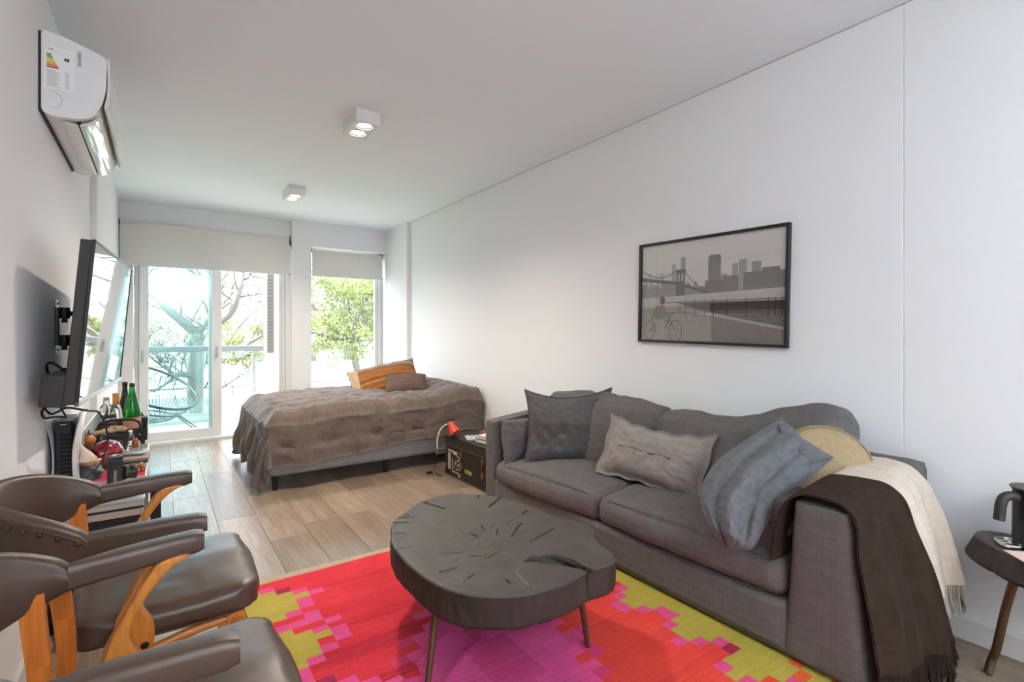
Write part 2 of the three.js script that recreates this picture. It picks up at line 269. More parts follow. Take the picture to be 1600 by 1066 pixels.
// roller blinds
const blindTex = dataTex(256, 256, (u, v, x, y) => 240 + (hash(x >> 1, 3) - 0.5) * 4 + (hash(7, y >> 1) - 0.5) * 4 + (hash(x, y) - 0.5) * 6); blindTex.repeat.set(5, 5);
M.blind = phys(0xf3f0ea, 0.95, { map: blindTex, transmission: 0.16, thickness: 0 });
function blind(label, x0, x1, y0, y1, z) {
  const t = thing('roller_blind', label, 'blind', [(x0 + x1) / 2, y0, z], 0, 'roller blinds'), w = x1 - x0, h = y1 - y0;
  part('fabric', sheet(2, 12, (u, v) => [(u - 0.5) * w, v * (h - 0.02), 0.004 * Math.sin(v * 3)], 0.0012, w, h), M.blind, t);
  part('roller', put(cyl(0.022, 0.022, w, 0, 0, 0, 24), 0, h - 0.022, -0.012, 0, 0, PI / 2), M.blind, t);
  part('bottom_bar', rbox(w, 0.02, 0.009, 0.004, 0, 0.008, 0.002), M.white, t);
  for (const s of [-1, 1]) { const b = part('bracket', [rbox(0.006, 0.06, 0.05, 0.002, s * (w / 2 + 0.006), h - 0.02, -0.012)], M.darkmetal, t); part('end_cap', put(cyl(0.016, 0.016, 0.008, 0, 0, 0, 16), s * (w / 2 + 0.004), h - 0.02, -0.01, 0, 0, PI / 2), M.black, b); }
  part('end_plug', rbox(0.012, 0.016, 0.012, 0.003, w / 2 + 0.002, 0.008, 0.002), M.black, t);
  return t;
}
blind('wide off-white roller blind pulled down over the top of the sliding balcony door', -0.342, 1.30, 1.915, 2.385, ZF + 0.035);
blind('narrow off-white roller blind at the top of the tall window right of the pier', 1.578, 2.50, 1.93, 2.27, ZF - 0.03);

// ceiling spotlights
M.lampGlow = new THREE.MeshStandardMaterial({ color: 0xfff1d8, emissive: new THREE.Color(1, 0.80, 0.52), emissiveIntensity: 5, roughness: 0.4 });
function ceilingLamp(label, x, z, color = LAMP_COLOR, cd = LAMP_CD) {
  const t = thing('ceiling_spotlight', label, 'ceiling light', [x, CH, z], 0, 'twin ceiling spotlights');
  const w = 0.152, d = 0.283, h = 0.082, s = poly([[-w / 2, -d / 2], [w / 2, -d / 2], [w / 2, d / 2], [-w / 2, d / 2]]);
  for (const k of [-0.067, 0.067]) { const hole = new THREE.Path(); hole.absarc(0, k, 0.052, 0, PI * 2, true); s.holes.push(hole); }
  part('housing', [boxUV(put(extrude(s, h, 0.0015), 0, 0, 0, PI / 2)), span(-w / 2 + 0.01, w / 2 - 0.01, -0.012, 0, -d / 2 + 0.01, d / 2 - 0.01)], M.white, t);
  part('mounting_plate', span(-w / 2 + 0.004, w / 2 - 0.004, -0.004, 0.0, -d / 2 + 0.004, d / 2 - 0.004), std(0x777777, 0.7), t);
  for (const k of [-0.067, 0.067]) {
    const r = part('reflector', put(lathe([[0.052, -0.079], [0.050, -0.076], [0.040, -0.055], [0.030, -0.045], [0.001, -0.044]], 24), 0, 0, k), M.chrome, t);
    part('bulb', put(lathe([[0.001, -0.0795], [0.030, -0.0790], [0.037, -0.076], [0.037, -0.068], [0.001, -0.066]], 20), 0, 0, k), M.lampGlow, r);
    const L = new THREE.SpotLight(color, cd, 0, 1.3, 1, 2); L.position.set(x, CH - 0.085, z + k); L.target.position.set(x, 0, z + k); L.castShadow = true; L.shadow.mapSize.set(1024, 1024); L.shadow.bias = -0.0004; L.shadow.radius = 2; scene.add(L, L.target);
  }
}
ceilingLamp('nearer of the two white box ceiling lights, both spots lit', 1.069, -3.233);
ceilingLamp('farther white box ceiling light, over the foot of the bed', 1.064, -5.22);
{ // uplighter in the kitchen corner behind the camera: it washes the ceiling
  const x = 0.5, z = 1.75, t = thing('floor_lamp', 'white uplighter floor lamp behind the camera by the kitchen window', 'floor lamp', [x, 0, z]);
  part('base', lathe([[0.001, 0], [0.15, 0], [0.15, 0.012], [0.14, 0.02], [0.001, 0.022]], 36), M.white, t); part('pole', cyl(0.013, 0.013, 1.68, 0, 0.86, 0, 16), M.white, t);
  const b = part('bowl', lathe([[0.014, 1.68], [0.06, 1.70], [0.12, 1.75], [0.15, 1.81], [0.146, 1.81], [0.116, 1.756], [0.06, 1.71], [0.001, 1.705]], 36), M.white, t); part('bulb', put(lathe([[0.001, -0.01], [0.09, -0.008], [0.1, 0], [0.09, 0.008], [0.001, 0.01]], 28), 0, 1.785, 0), new THREE.MeshStandardMaterial({ color: 0xffffff, emissive: UPLIGHT_COLOR, emissiveIntensity: 20 }), b);
  const L = new THREE.SpotLight(UPLIGHT_COLOR, UPLIGHT_CD, 0, 1.42, 0.4, 2); L.position.set(x, 1.82, z); L.target.position.set(x, 3, z); L.castShadow = true; L.shadow.mapSize.set(1024, 1024); L.shadow.radius = 6; scene.add(L, L.target);
}

// ------------------------------------------------------------------ balcony and the view
M.concrete = std(0xb9b7b2, 0.9, { bumpMap: plaster, bumpScale: 0.002 });
struct('balcony_floor', [span(-1.6, 1.45, -0.25, -0.005, -8.05, ZF - 0.22), span(-1.6, 1.45, -0.25, 0.1, -8.1, -7.98)], M.concrete);
struct('wall_balcony', [span(1.14, 1.36, -0.25, 2.9, -7.42, -7.3), span(1.33, 1.45, -0.25, 2.9, -7.3, ZF - 0.22)], std(0xe9e9e6, 0.9));
solo('outdoor_roller_shutter', 'grey outdoor shutter strip on the white balcony column right of the door', 'shutter', [rbox(0.08, 1.2, 0.008, 0.002, 1.2, 1.54, -7.294), ...[...Array(26)].map((_, i) => rbox(0.085, 0.042, 0.012, 0.004, 1.2, 0.96 + i * 0.046, -7.288))], std(new THREE.Color().setRGB(0.09, 0.095, 0.085), 0.8));
{
  const t = thing('balcony_railing', 'balcony railing with a grey handrail over clear glass panels', 'railing', [0, 0, -7.9]);
  part('handrail', rspan(-1.55, 1.32, 0.955, 1.03, -0.035, 0.035, 0.01), std(new THREE.Color().setRGB(0.15, 0.155, 0.16), 0.6), t);
  part('end_bracket', rspan(1.31, 1.34, 0.96, 1.0, -0.02, 0.02, 0.004), M.darkmetal, t);
  for (const [a, b] of [[-1.5, -0.5], [-0.47, 0.46], [0.49, 1.3]]) part('glass_panel', span(a, b, 0.1, 0.95, -0.005, 0.005), M.glass, t);
  for (const x of [-0.485, 0.475]) part('post', rspan(x - 0.006, x + 0.006, 0.05, 0.96, -0.012, 0.012, 0.003), M.steel, t);
  part('bottom_rail', rspan(-1.55, 1.32, 0.1, 0.13, -0.02, 0.02, 0.005), M.steel, t);
}
{ // wire-strung lounge chair on the balcony
  const t = thing('string_chair', 'dark egg-shaped string lounge chair on the balcony behind the door glass', 'chair', [-0.12, 0, -7.3]);
  const ring = [], N = 28, m = std(0x2b3a3d, 0.5), low = [];
  for (let i = 0; i < N; i++) { const a = i / N * 2 * PI, c = Math.cos(a), s = Math.sin(a); ring.push([0.03 + 0.47 * c, 0.575 - 0.18 * c - 0.19 * s, 0.36 * s]); low.push([0.09 + 0.14 * c, 0.16 + 0.01 * c, 0.10 * s]); }
  part('rim', tube(ring, 0.016, 120, 8, true), m, t); part('seat_ring', tube(low, 0.008, 48, 6, true), m, t);
  const cords = []; const R = new THREE.CatmullRomCurve3(ring.map((p) => V(...p)), true), Q = new THREE.CatmullRomCurve3(low.map((p) => V(...p)), true);
  for (let i = 0; i < 44; i++) { const a = R.getPointAt(i / 44), b = Q.getPointAt(i / 44); cords.push(tube([a.toArray(), [lerp(a.x, b.x, 0.5), lerp(a.y, b.y, 0.5) - 0.02, lerp(a.z, b.z, 0.5)], b.toArray()], 0.0035, 6, 5)); }
  part('cord_weave', cords, std(0x33474a, 0.7), t).userData.kind = 'stuff';
  part('support_hoop', tube([...Array(20)].map((_, i) => { const a = i / 20 * 2 * PI; return [0.03 + 0.24 * Math.cos(a), 0.26 - 0.05 * Math.cos(a), 0.22 * Math.sin(a)]; }), 0.01, 60, 6, true), m, t);
  for (const [a, b] of [[[0.27, 0.23, 0.1], [0.5, 0.008, 0.2]], [[0.27, 0.23, -0.1], [0.5, 0.008, -0.2]], [[-0.2, 0.3, 0], [-0.3, 0.008, 0]]]) part('leg', rod(a, b, 0.009), m, t);
}
M.bark = std(0x7b7166, 0.95, { bumpMap: plaster, bumpScale: 0.01 }); M.bark2 = std(0x5d5850, 0.95);
const STREET = -2.2;
struct('ground_street', span(-60, 60, STREET - 0.3, STREET, -75, 60), std(new THREE.Color().setRGB(0.45, 0.445, 0.435), 0.95));
struct('street_verge', [span(-40, 40, STREET, STREET + 0.1, -19, -9.5)], std(new THREE.Color().setRGB(0.16, 0.19, 0.07), 1));
M.leafLime = phys(new THREE.Color().setRGB(0.25, 0.30, 0.09), 0.9, { transmission: 0.4, thickness: 0 });
M.leafGreen = phys(new THREE.Color().setRGB(0.07, 0.11, 0.035), 0.9, { transmission: 0.4, thickness: 0 });
// a bare tree from its main limbs: each limb sprays finer and finer twigs
function limbTree(name, label, base, seed, limbs, mat, o = {}) {
  const t = thing(name, label, 'tree', base), R = rng(seed), wood = [], twig = (p, d, len, r, k) => {
    const pts = [p.clone()], q = p.clone(), dir = d.clone(); for (let i = 0; i < 4; i++) { dir.add(V((R() - 0.5) * 0.5, (R() - 0.45) * 0.45, (R() - 0.5) * 0.5)).normalize(); q.addScaledVector(dir, len / 4); pts.push(q.clone()); }
    wood.push(loft(pts.map((a, i) => { const rr = r * (1 - i * 0.17); return [0, 1, 2].map((j) => [a.x + rr * Math.cos(j * 2.09 + i * 0.2), a.y + rr * Math.sin(j * 2.09 + i * 0.2), a.z + rr * Math.sin(j * 2.09)]); }), true, false));
    if (k > 0) { const n = 3 + Math.floor(R() * 2); for (let i = 0; i < n; i++) twig(pts[1 + Math.floor(R() * 4)], dir.clone().add(V((R() - 0.5) * 1.9, (R() - 0.4) * 1.7, (R() - 0.5) * 1.6)).normalize(), len * (0.5 + R() * 0.3), r * 0.62, k - 1); }
  };
  for (const [pts, r0, r1, n] of limbs) {
    const c = new THREE.CatmullRomCurve3(pts.map((p) => V(p[0] - base[0], p[1] - base[1], p[2] - base[2])), false, 'centripetal'), S = 16, fr = c.computeFrenetFrames(S, false), rings = [];
    for (let i = 0; i <= S; i++) { const a = c.getPointAt(i / S), rr = lerp(r0, r1, i / S) * (1 + 0.18 * noise(i * 0.8, r0 * 90, seed)), ring = []; for (let j = 0; j < 8; j++) { const f = j / 8 * 2 * PI; ring.push(a.clone().addScaledVector(fr.normals[i], Math.cos(f) * rr).addScaledVector(fr.binormals[i], Math.sin(f) * rr).toArray()); } rings.push(ring); }
    wood.push(loft(rings, true, false));
    for (let i = 0; i < n; i++) { const k = 0.12 + 0.88 * R(); twig(c.getPointAt(k), c.getTangentAt(k).multiplyScalar(0.8).add(V((R() - 0.5) * 1.8, (R() - 0.3) * 1.7, (R() - 0.5) * 1.5)).normalize(), 0.75 + R() * 0.6, Math.min(0.022, lerp(r0, r1, k) * 0.45), o.depth ?? 2); }
  }
  part('branches', wood, mat, t); return t;
}
function spray(t, R, count, mat, size, where, name = 'foliage') {
  const g = new THREE.BufferGeometry(); g.setAttribute('position', new THREE.Float32BufferAttribute([0, 0, 0, 0.32, 0.45, 0.05, 0, 1, 0, -0.32, 0.45, 0.05], 3)); g.setAttribute('uv', new THREE.Float32BufferAttribute([0, 0, 1, 0.5, 0, 1, 0, 0.5], 2)); g.setIndex([0, 1, 2, 0, 2, 3]); g.computeVertexNormals();
  const im = new THREE.InstancedMesh(g, mat, count), q = new THREE.Object3D(), col = new THREE.Color();
  for (let i = 0; i < count; i++) { const p = where(); q.position.set(...p); q.rotation.set(R() * 6, R() * 6, R() * 6); q.scale.setScalar(size * (0.6 + R() * 0.8)); q.updateMatrix(); im.setMatrixAt(i, q.matrix); const k = R(); im.setColorAt(i, col.setRGB(0.7 + 0.6 * k, 0.8 + 0.45 * k, 0.7 + 0.4 * R())); }
  im.name = name; im.userData.kind = 'stuff'; im.castShadow = im.receiveShadow = true; t.add(im);
}
const bark1 = std(new THREE.Color().setRGB(0.15, 0.145, 0.13), 0.95), bark2 = std(new THREE.Color().setRGB(0.13, 0.115, 0.095), 0.95);
limbTree('bare_tree', 'big bare tree with a forked trunk seen through the closed pane of the sliding door', [0.62, STREET, -12.6], 21, [[[[0.62, -2.2, -12.6], [0.6, -0.6, -12.65], [0.63, 0.7, -12.55], [0.63, 1.18, -12.6]], 0.17, 0.14, 6], [[[0.65, 1.19, -12.6], [0.38, 1.45, -12.4], [0.11, 1.7, -12.3], [-0.16, 2.05, -12.5], [-0.48, 2.38, -12.8]], 0.11, 0.03, 16], [[[0.65, 1.19, -12.6], [0.83, 1.48, -12.4], [0.95, 1.89, -12.3], [1.14, 2.32, -12.5]], 0.08, 0.03, 12], [[[0.62, 0.26, -12.6], [0.32, 0.36, -12.4], [0.08, 0.18, -12.3], [-0.11, 0.02, -12.5]], 0.075, 0.025, 8], [[[0.56, 1.08, -12.6], [0.38, 0.88, -12.4], [0.23, 0.69, -12.3], [0.13, 0.29, -12.5]], 0.06, 0.02, 8]], bark1);
limbTree('bare_tree', 'second bare tree whose bent boughs cross the open half of the sliding door', [0.78, STREET, -10.2], 34, [[[[0.78, -2.2, -10.2], [0.78, -0.5, -10.25], [0.79, 0.8, -10.2], [0.80, 1.38, -10.2]], 0.085, 0.07, 2], [[[0.81, 1.37, -10.2], [1.01, 1.57, -10.0], [1.11, 1.9, -9.9], [1.19, 2.26, -10.1], [1.24, 2.68, -10.4]], 0.075, 0.04, 10], [[[0.81, 0.89, -10.2], [1.12, 0.95, -10.0], [1.39, 1.09, -9.9], [1.74, 1.38, -10.1], [2.08, 1.71, -10.4]], 0.045, 0.022, 9], [[[0.88, 1.64, -10.2], [1.12, 1.82, -10.0], [1.39, 1.89, -9.9], [1.76, 1.97, -10.1]], 0.022, 0.012, 6], [[[0.93, 0.93, -10.2], [1.15, 1.32, -10.0], [1.34, 1.55, -9.9], [1.72, 1.86, -10.1]], 0.016, 0.008, 4]], bark2);
// leafy trees: clumps of leaves around the ends of branching limbs
function leafyTree(label, base, seed, crown, clumps, count, mat, size) {
  const R = rng(seed), [cx, cy, cz, rx, ry, rz] = crown, pts = [...Array(clumps)].map(() => { let p; do p = [R() * 2 - 1, R() * 2 - 1, R() * 2 - 1]; while (Math.hypot(...p) > 1); return [cx + p[0] * rx, cy + p[1] * ry, cz + p[2] * rz, 0.22 + R() * 0.3]; });
  const limbs = [[[base, [base[0] * 0.6 + cx * 0.4, lerp(base[1], cy - ry, 0.6), base[2] * 0.6 + cz * 0.4], [cx, cy - ry * 0.4, cz]], 0.13, 0.08, 0]]; for (let i = 0; i < 16; i++) { const p = pts[Math.floor(R() * clumps)]; limbs.push([[[cx, cy - ry * 0.6, cz], [lerp(cx, p[0], 0.5), lerp(cy - ry * 0.6, p[1], 0.4), lerp(cz, p[2], 0.5)], p.slice(0, 3)], 0.05, 0.018, 3]); }
  const t = limbTree('leafy_tree', label, base, seed + 1, limbs, bark1, { depth: 1 });
  spray(t, R, count, mat, size, () => { const p = pts[Math.floor(R() * clumps)]; let d; do d = [R() * 2 - 1, R() * 2 - 1, R() * 2 - 1]; while (Math.hypot(...d) > 1); return [p[0] + d[0] * p[3] - base[0], p[1] + d[1] * p[3] * 0.7 - base[1], p[2] + d[2] * p[3] - base[2]]; }); return t;
}
leafyTree('lime-green leafy tree filling the narrow window right of the pier', [4.75, STREET, -13.4], 5, [4.1, 1.9, -13.4, 1.5, 1.5, 1.2], 120, 17000, M.leafLime, 0.072);
leafyTree('darker leafy tree behind the lime-green one at the narrow window', [6.6, STREET, -17.2], 8, [6.3, 2.4, -17.2, 1.5, 1.9, 1.0], 70, 12000, M.leafGreen, 0.10);
leafyTree('sparse yellow-green tree across the street behind the forked bare tree', [-1.2, STREET, -25.6], 13, [-0.9, 0.9, -25.6, 2.6, 1.3, 1.2], 60, 4500, M.leafLime, 0.12);
leafyTree('small leafy street tree beyond the railing at the open half of the door', [3.7, STREET, -27], 17, [3.7, 0.8, -27, 2.6, 1.1, 1], 60, 7000, M.leafLime, 0.13);
{ // hedge along the verge
  const R = rng(77), g = new THREE.SphereGeometry(0.5, 8, 6); const geos = [];
  for (let i = 0; i < 60; i++) { const b = put(g.clone().scale(0.9 + R() * 0.5, 0.7 + R() * 0.3, 0.8), -9 + i * 0.33, STREET + 0.35 + R() * 0.15, -15.5 + (R() - 0.5) * 0.5); geos.push(warp(clean(b), (x, y, z) => { const k = 0.08 * noise(x * 9, y * 9, z * 9); return [x + k, y + k, z + k]; })); }
  const h = solo('hedge', 'low green hedge along the verge below the balcony', 'hedge', geos, M.leafGreen); h.userData.kind = 'stuff';
}
function car(label, x, z, col) {
  const t = thing('car', label, 'car', [x, STREET, z], 0, 'cars parked across the street');
  const prof = spline([[-2.1, 0.35], [-2.15, 0.7], [-1.95, 0.95], [-1.2, 1.02], [-0.6, 1.42], [0.7, 1.45], [1.35, 1.02], [2.0, 0.9], [2.15, 0.6], [2.05, 0.32]], 4);
  part('body', put(extrude(poly(prof), 1.65, 0.06, 3), 0, 0, -0.82), phys(col, 0.3, { clearcoat: 0.6 }), t);
  for (const s of [0.83, -0.83]) part('side_window', put(extrude(poly([[-1.05, 1.0], [-0.5, 1.34], [0.62, 1.37], [1.12, 1.0]]), 0.02, 0.004), 0, 0, s - 0.01), std(0x20262b, 0.1), t);
  for (const [a, b] of [[-1.3, 0.78], [1.3, 0.78], [-1.3, -0.78], [1.3, -0.78]]) { const w = part('wheel', put(cyl(0.32, 0.32, 0.2, 0, 0, 0, 20), a, 0.32, b, PI / 2), M.rubber, t); part('hub', put(cyl(0.18, 0.18, 0.21, 0, 0, 0, 12), a, 0.32, b, PI / 2), M.steel, w); }
}
car('white car parked across the street, seen under the handrail of the open door', 4.2, -20.5, 0xe8e8ea);
car('silver car parked at the far left across the street', -2.2, -20.5, 0xb8bcc0);
car('dark blue car parked beyond the narrow window', 11.5, -21, 0x34414f);
function block3(label, x0, x1, h, z, col, rows, cols) {
  const t = thing('apartment_building', label, 'building', [(x0 + x1) / 2, STREET, z], 0, 'buildings across the street'), w = x1 - x0;
  part('facade', span(-w / 2, w / 2, 0, h, -6, 0), std(col, 0.9), t);
  part('roof', span(-w / 2 - 0.2, w / 2 + 0.2, h, h + 0.3, -6.2, 0.25), std(0x9b8f86, 0.9), t);
  for (let i = 0; i < rows; i++) for (let j = 0; j < cols; j++) { const x = (j + 0.5) / cols * w - w / 2, y = 1.2 + i * 2.9; const f = part('window', span(x - 0.6, x + 0.6, y, y + 1.4, -0.02, 0.05), M.pvc, t); part('pane', span(x - 0.52, x + 0.52, y + 0.08, y + 1.32, 0.03, 0.06), std(0x4c4e4f, 0.3), f); }
}
block3('pale apartment block across the street behind the bare tree', -16, -1, 8.6, -42, 0xd8cfc0, 3, 5);
block3('low cream building across the street behind the parked white car', 1.5, 17, 4.2, -40, 0xe6dfd2, 1, 5);
{
  const t = thing('street_wall', 'long low white wall with a rail on the far side of the street', 'wall', [0, STREET, -24.5]);
  part('wall_base', span(-22, 26, 0, 0.8, -0.1, 0.1), std(0x9a968e, 0.9), t); part('rail', span(-22, 26, 1.1, 1.18, -0.04, 0.04), std(0x6d6b66, 0.7), t);
  for (let i = 0; i < 16; i++) part('post', span(-21.5 + i * 3, -21.4 + i * 3, 0.8, 1.12, -0.04, 0.04), std(0x6d6b66, 0.7), t);
}

// ------------------------------------------------------------------ sofa
M.sofa = weave(new THREE.Color().setRGB(0.138, 0.130, 0.129), { amp: 22, pitch: 96, scale: 4, warm: 8, mottle: 9 });
{
  const t = thing('sofa', 'long low charcoal woven fabric two-seat sofa against the right wall', 'sofa', [2.2, 0, -1.85]);
  const X = (x) => x - 2.2, Z = (z) => z + 1.85;
  part('base', [put(block(0.63, 0.19, 1.98, { r: 0.012, crown: 0, wr: 0.001, nx: 8, ny: 6, nz: 20 }), X(2.19), 0.115, Z(-1.92))], M.sofa, t);
  // arms lean outwards and rise to the back
  const arm = (za0, za1, zb0, zb1, seed) => put(block(0.70, 1, 0.2, { r: 0.028, crown: 0.0, wr: 0.002, seed, nx: 24, ny: 30, nz: 10, shape: (x, y, z, u, v, s) => {
    const k = clamp(y + 0.5), top = 0.605 + 0.075 * clamp((x + 0.35) / 0.7), a = lerp(za0, zb0, k), b = lerp(za1, zb1, k); const ry = clamp(y + 0.5, 0, 1);
    const yy = 0.02 + (top - 0.02) * ry + (y > 0.44 ? (y - 0.47) * -0.4 : 0); return [x, yy, lerp(a, b, (z + 0.1) / 0.2)];
  } }), X(2.22), 0, Z(0));
  part('arm', arm(-0.945, -0.675, -0.905, -0.725, 3), M.sofa, t);
  part('arm', arm(-3.0, -2.875, -3.0, -2.885, 5), M.sofa, t);
  part('back_frame', put(block(0.12, 0.64, 2.28, { r: 0.025, crown: 0, wr: 0.002, nx: 8, ny: 16, nz: 40 }), X(2.515), 0.36, Z(-1.845)), M.sofa, t);
  const seat = (z0, z1, yl, yr, seed) => { const c = part('seat_cushion', put(block(0.56, 0.155, z1 - z0, { r: 0.045, crown: 0.028, wr: 0.006, seed, shape: (x, y, z, u, v, s) => { const f = clamp((0.28 - x) / 0.56); return [x - 0.012 * (1 - v * v) * (x < 0 ? 1 : 0), y + lerp(0.03, -0.012, f) + lerp(yl, yr, (s + 1) / 2) * f, z]; } }), X(2.155), 0.288, Z((z0 + z1) / 2)), M.sofa, t);
    const n = (z1 - z0) / 2 - 0.045, fr = (y) => [...Array(13)].map((_, i) => { const k = i / 12, ss = lerp(-0.93, 0.93, k); return [X(1.885) - 0.012 * (1 - ss * ss) - (y > 0.3 ? 0 : 0.002), y + lerp(yl, yr, k) * 0.96 + 0.016 * (1 - ss * ss) * (y > 0.3 ? 1 : -0.6), Z((z0 + z1) / 2) + n * ss]; });
    part('seam', tube(fr(0.338), 0.0025, 40, 6), M.sofa, c); part('seam', tube(fr(0.212), 0.0025, 40, 6), M.sofa, c); };
  seat(-2.88, -1.905, -0.03, 0.0, 2); seat(-1.895, -0.945, 0.0, 0.012, 9);
  const back = (zc, w, h, seed, yt, f) => { const m = part('back_cushion', block(w, h, 0.20, { r: 0.06, crown: 0.045, wr: 0.012, seed, nx: 44, ny: 26, nz: 10, shape: (x, y, z, u, v, s) => [x + 0.006 * noise(y * 9, seed, z * 9), y + f(u) * (v + 1) / 2 + 0.006 * noise(x * 9, z * 20, seed), z + 0.012 * ridge(x * 5 + seed, y * 3, s) * (s > 0 ? 1 : 0)] }), M.sofa, t); orient(m, [X(2.375), yt, Z(zc)], [-1, 0.26, 0]); return m; };
  back(-2.37, 1.0, 0.44, 4, 0.535, (u) => 0.01); back(-1.40, 0.95, 0.44, 7, 0.53, (u) => 0.125 * sstep(-0.15, 0.9, u) - 0.015 * Math.exp(-((u + 0.1) ** 2) * 8));
  // armrest cushions
  const b1 = part('armrest_cushion', pillow(0.46, 0.30, 0.13, { seed: 12, pinch: 0.02, power: 0.3, wr: 0.014, n: 36 }), M.sofa, t); orient(b1, [X(2.12), 0.462, Z(-2.80)], [0, 0.12, 1]);
  const b2 = part('armrest_cushion', pillow(0.44, 0.27, 0.15, { seed: 15, pinch: 0.02, power: 0.3, wr: 0.02, n: 36 }), M.sofa, t); orient(b2, [X(2.13), 0.44, Z(-1.03)], [-0.12, 0.2, -1]);
  for (const x of [1.93, 2.48]) for (const z of [-2.9, -0.8]) part('foot', cyl(0.02, 0.025, 0.014, X(x), 0.017, Z(z), 12), M.black, t);
}
function cushion(name, label, geo, mat, pos, normal, roll = 0, o = {}) {
  const t = thing(name, label, o.category || 'cushion'); const body = part('cover', geo, mat, t); orient(t, pos, normal, V(0, 1, 0), roll);
  if (o.piping) part('piping', tube(geo.userData.rim().map((p) => [p[0], p[1], p[2]]), o.piping, 200, 6, true), o.pipeMat || mat, t);
  return t;
}
M.charcoal = weave(new THREE.Color().setRGB(0.105, 0.104, 0.105), { amp: 14, pitch: 128, scale: 5, mottle: 12, sheen: 0.5 });
M.greige = weave(new THREE.Color().setRGB(0.31, 0.275, 0.258), { amp: 16, pitch: 128, scale: 5, mottle: 16, sheen: 0.5 });
M.denim = weave(new THREE.Color().setRGB(0.155, 0.160, 0.168), { amp: 18, pitch: 150, scale: 5, mottle: 16, sheen: 0.5, warm: -2 });
M.straw = weave(new THREE.Color().setRGB(0.42, 0.32, 0.19), { amp: 16, pitch: 110, scale: 5, mottle: 12 });
cushion('throw_cushion', 'square dark grey cushion with pointed corners leaning in the far corner of the sofa', pillow(0.59, 0.50, 0.15, { seed: 3, pinch: 0.12, power: 0.55, wr: 0.02, flange: 0.012, bend: (p, u, v) => [p[0], p[1] - 0.035 * (1 - u * u) * (v > 0 ? v : 0), p[2]] }), M.charcoal, [2.20, 0.59, -2.50], [-0.72, 0.28, 0.62], 0.05, { piping: 0.0035 });
cushion('throw_cushion', 'pale greige oblong cushion tilted across the middle of the sofa', pillow(0.66, 0.36, 0.15, { seed: 8, pinch: 0.05, power: 0.45, wr: 0.014, flange: 0.022, bend: (p, u, v) => [p[0] + 0.006 * Math.sin(v * 7) * u, p[1] + 0.005 * Math.sin(u * 15) * v - 0.035 * (1 - u * u) * (v > 0 ? v : 0) + (v < 0 ? 0.02 * (1 - u * u) : 0), p[2]] }), M.greige, [2.185, 0.535, -1.80], [-1, 0.42, 0.12], -0.055, { piping: 0.004 });
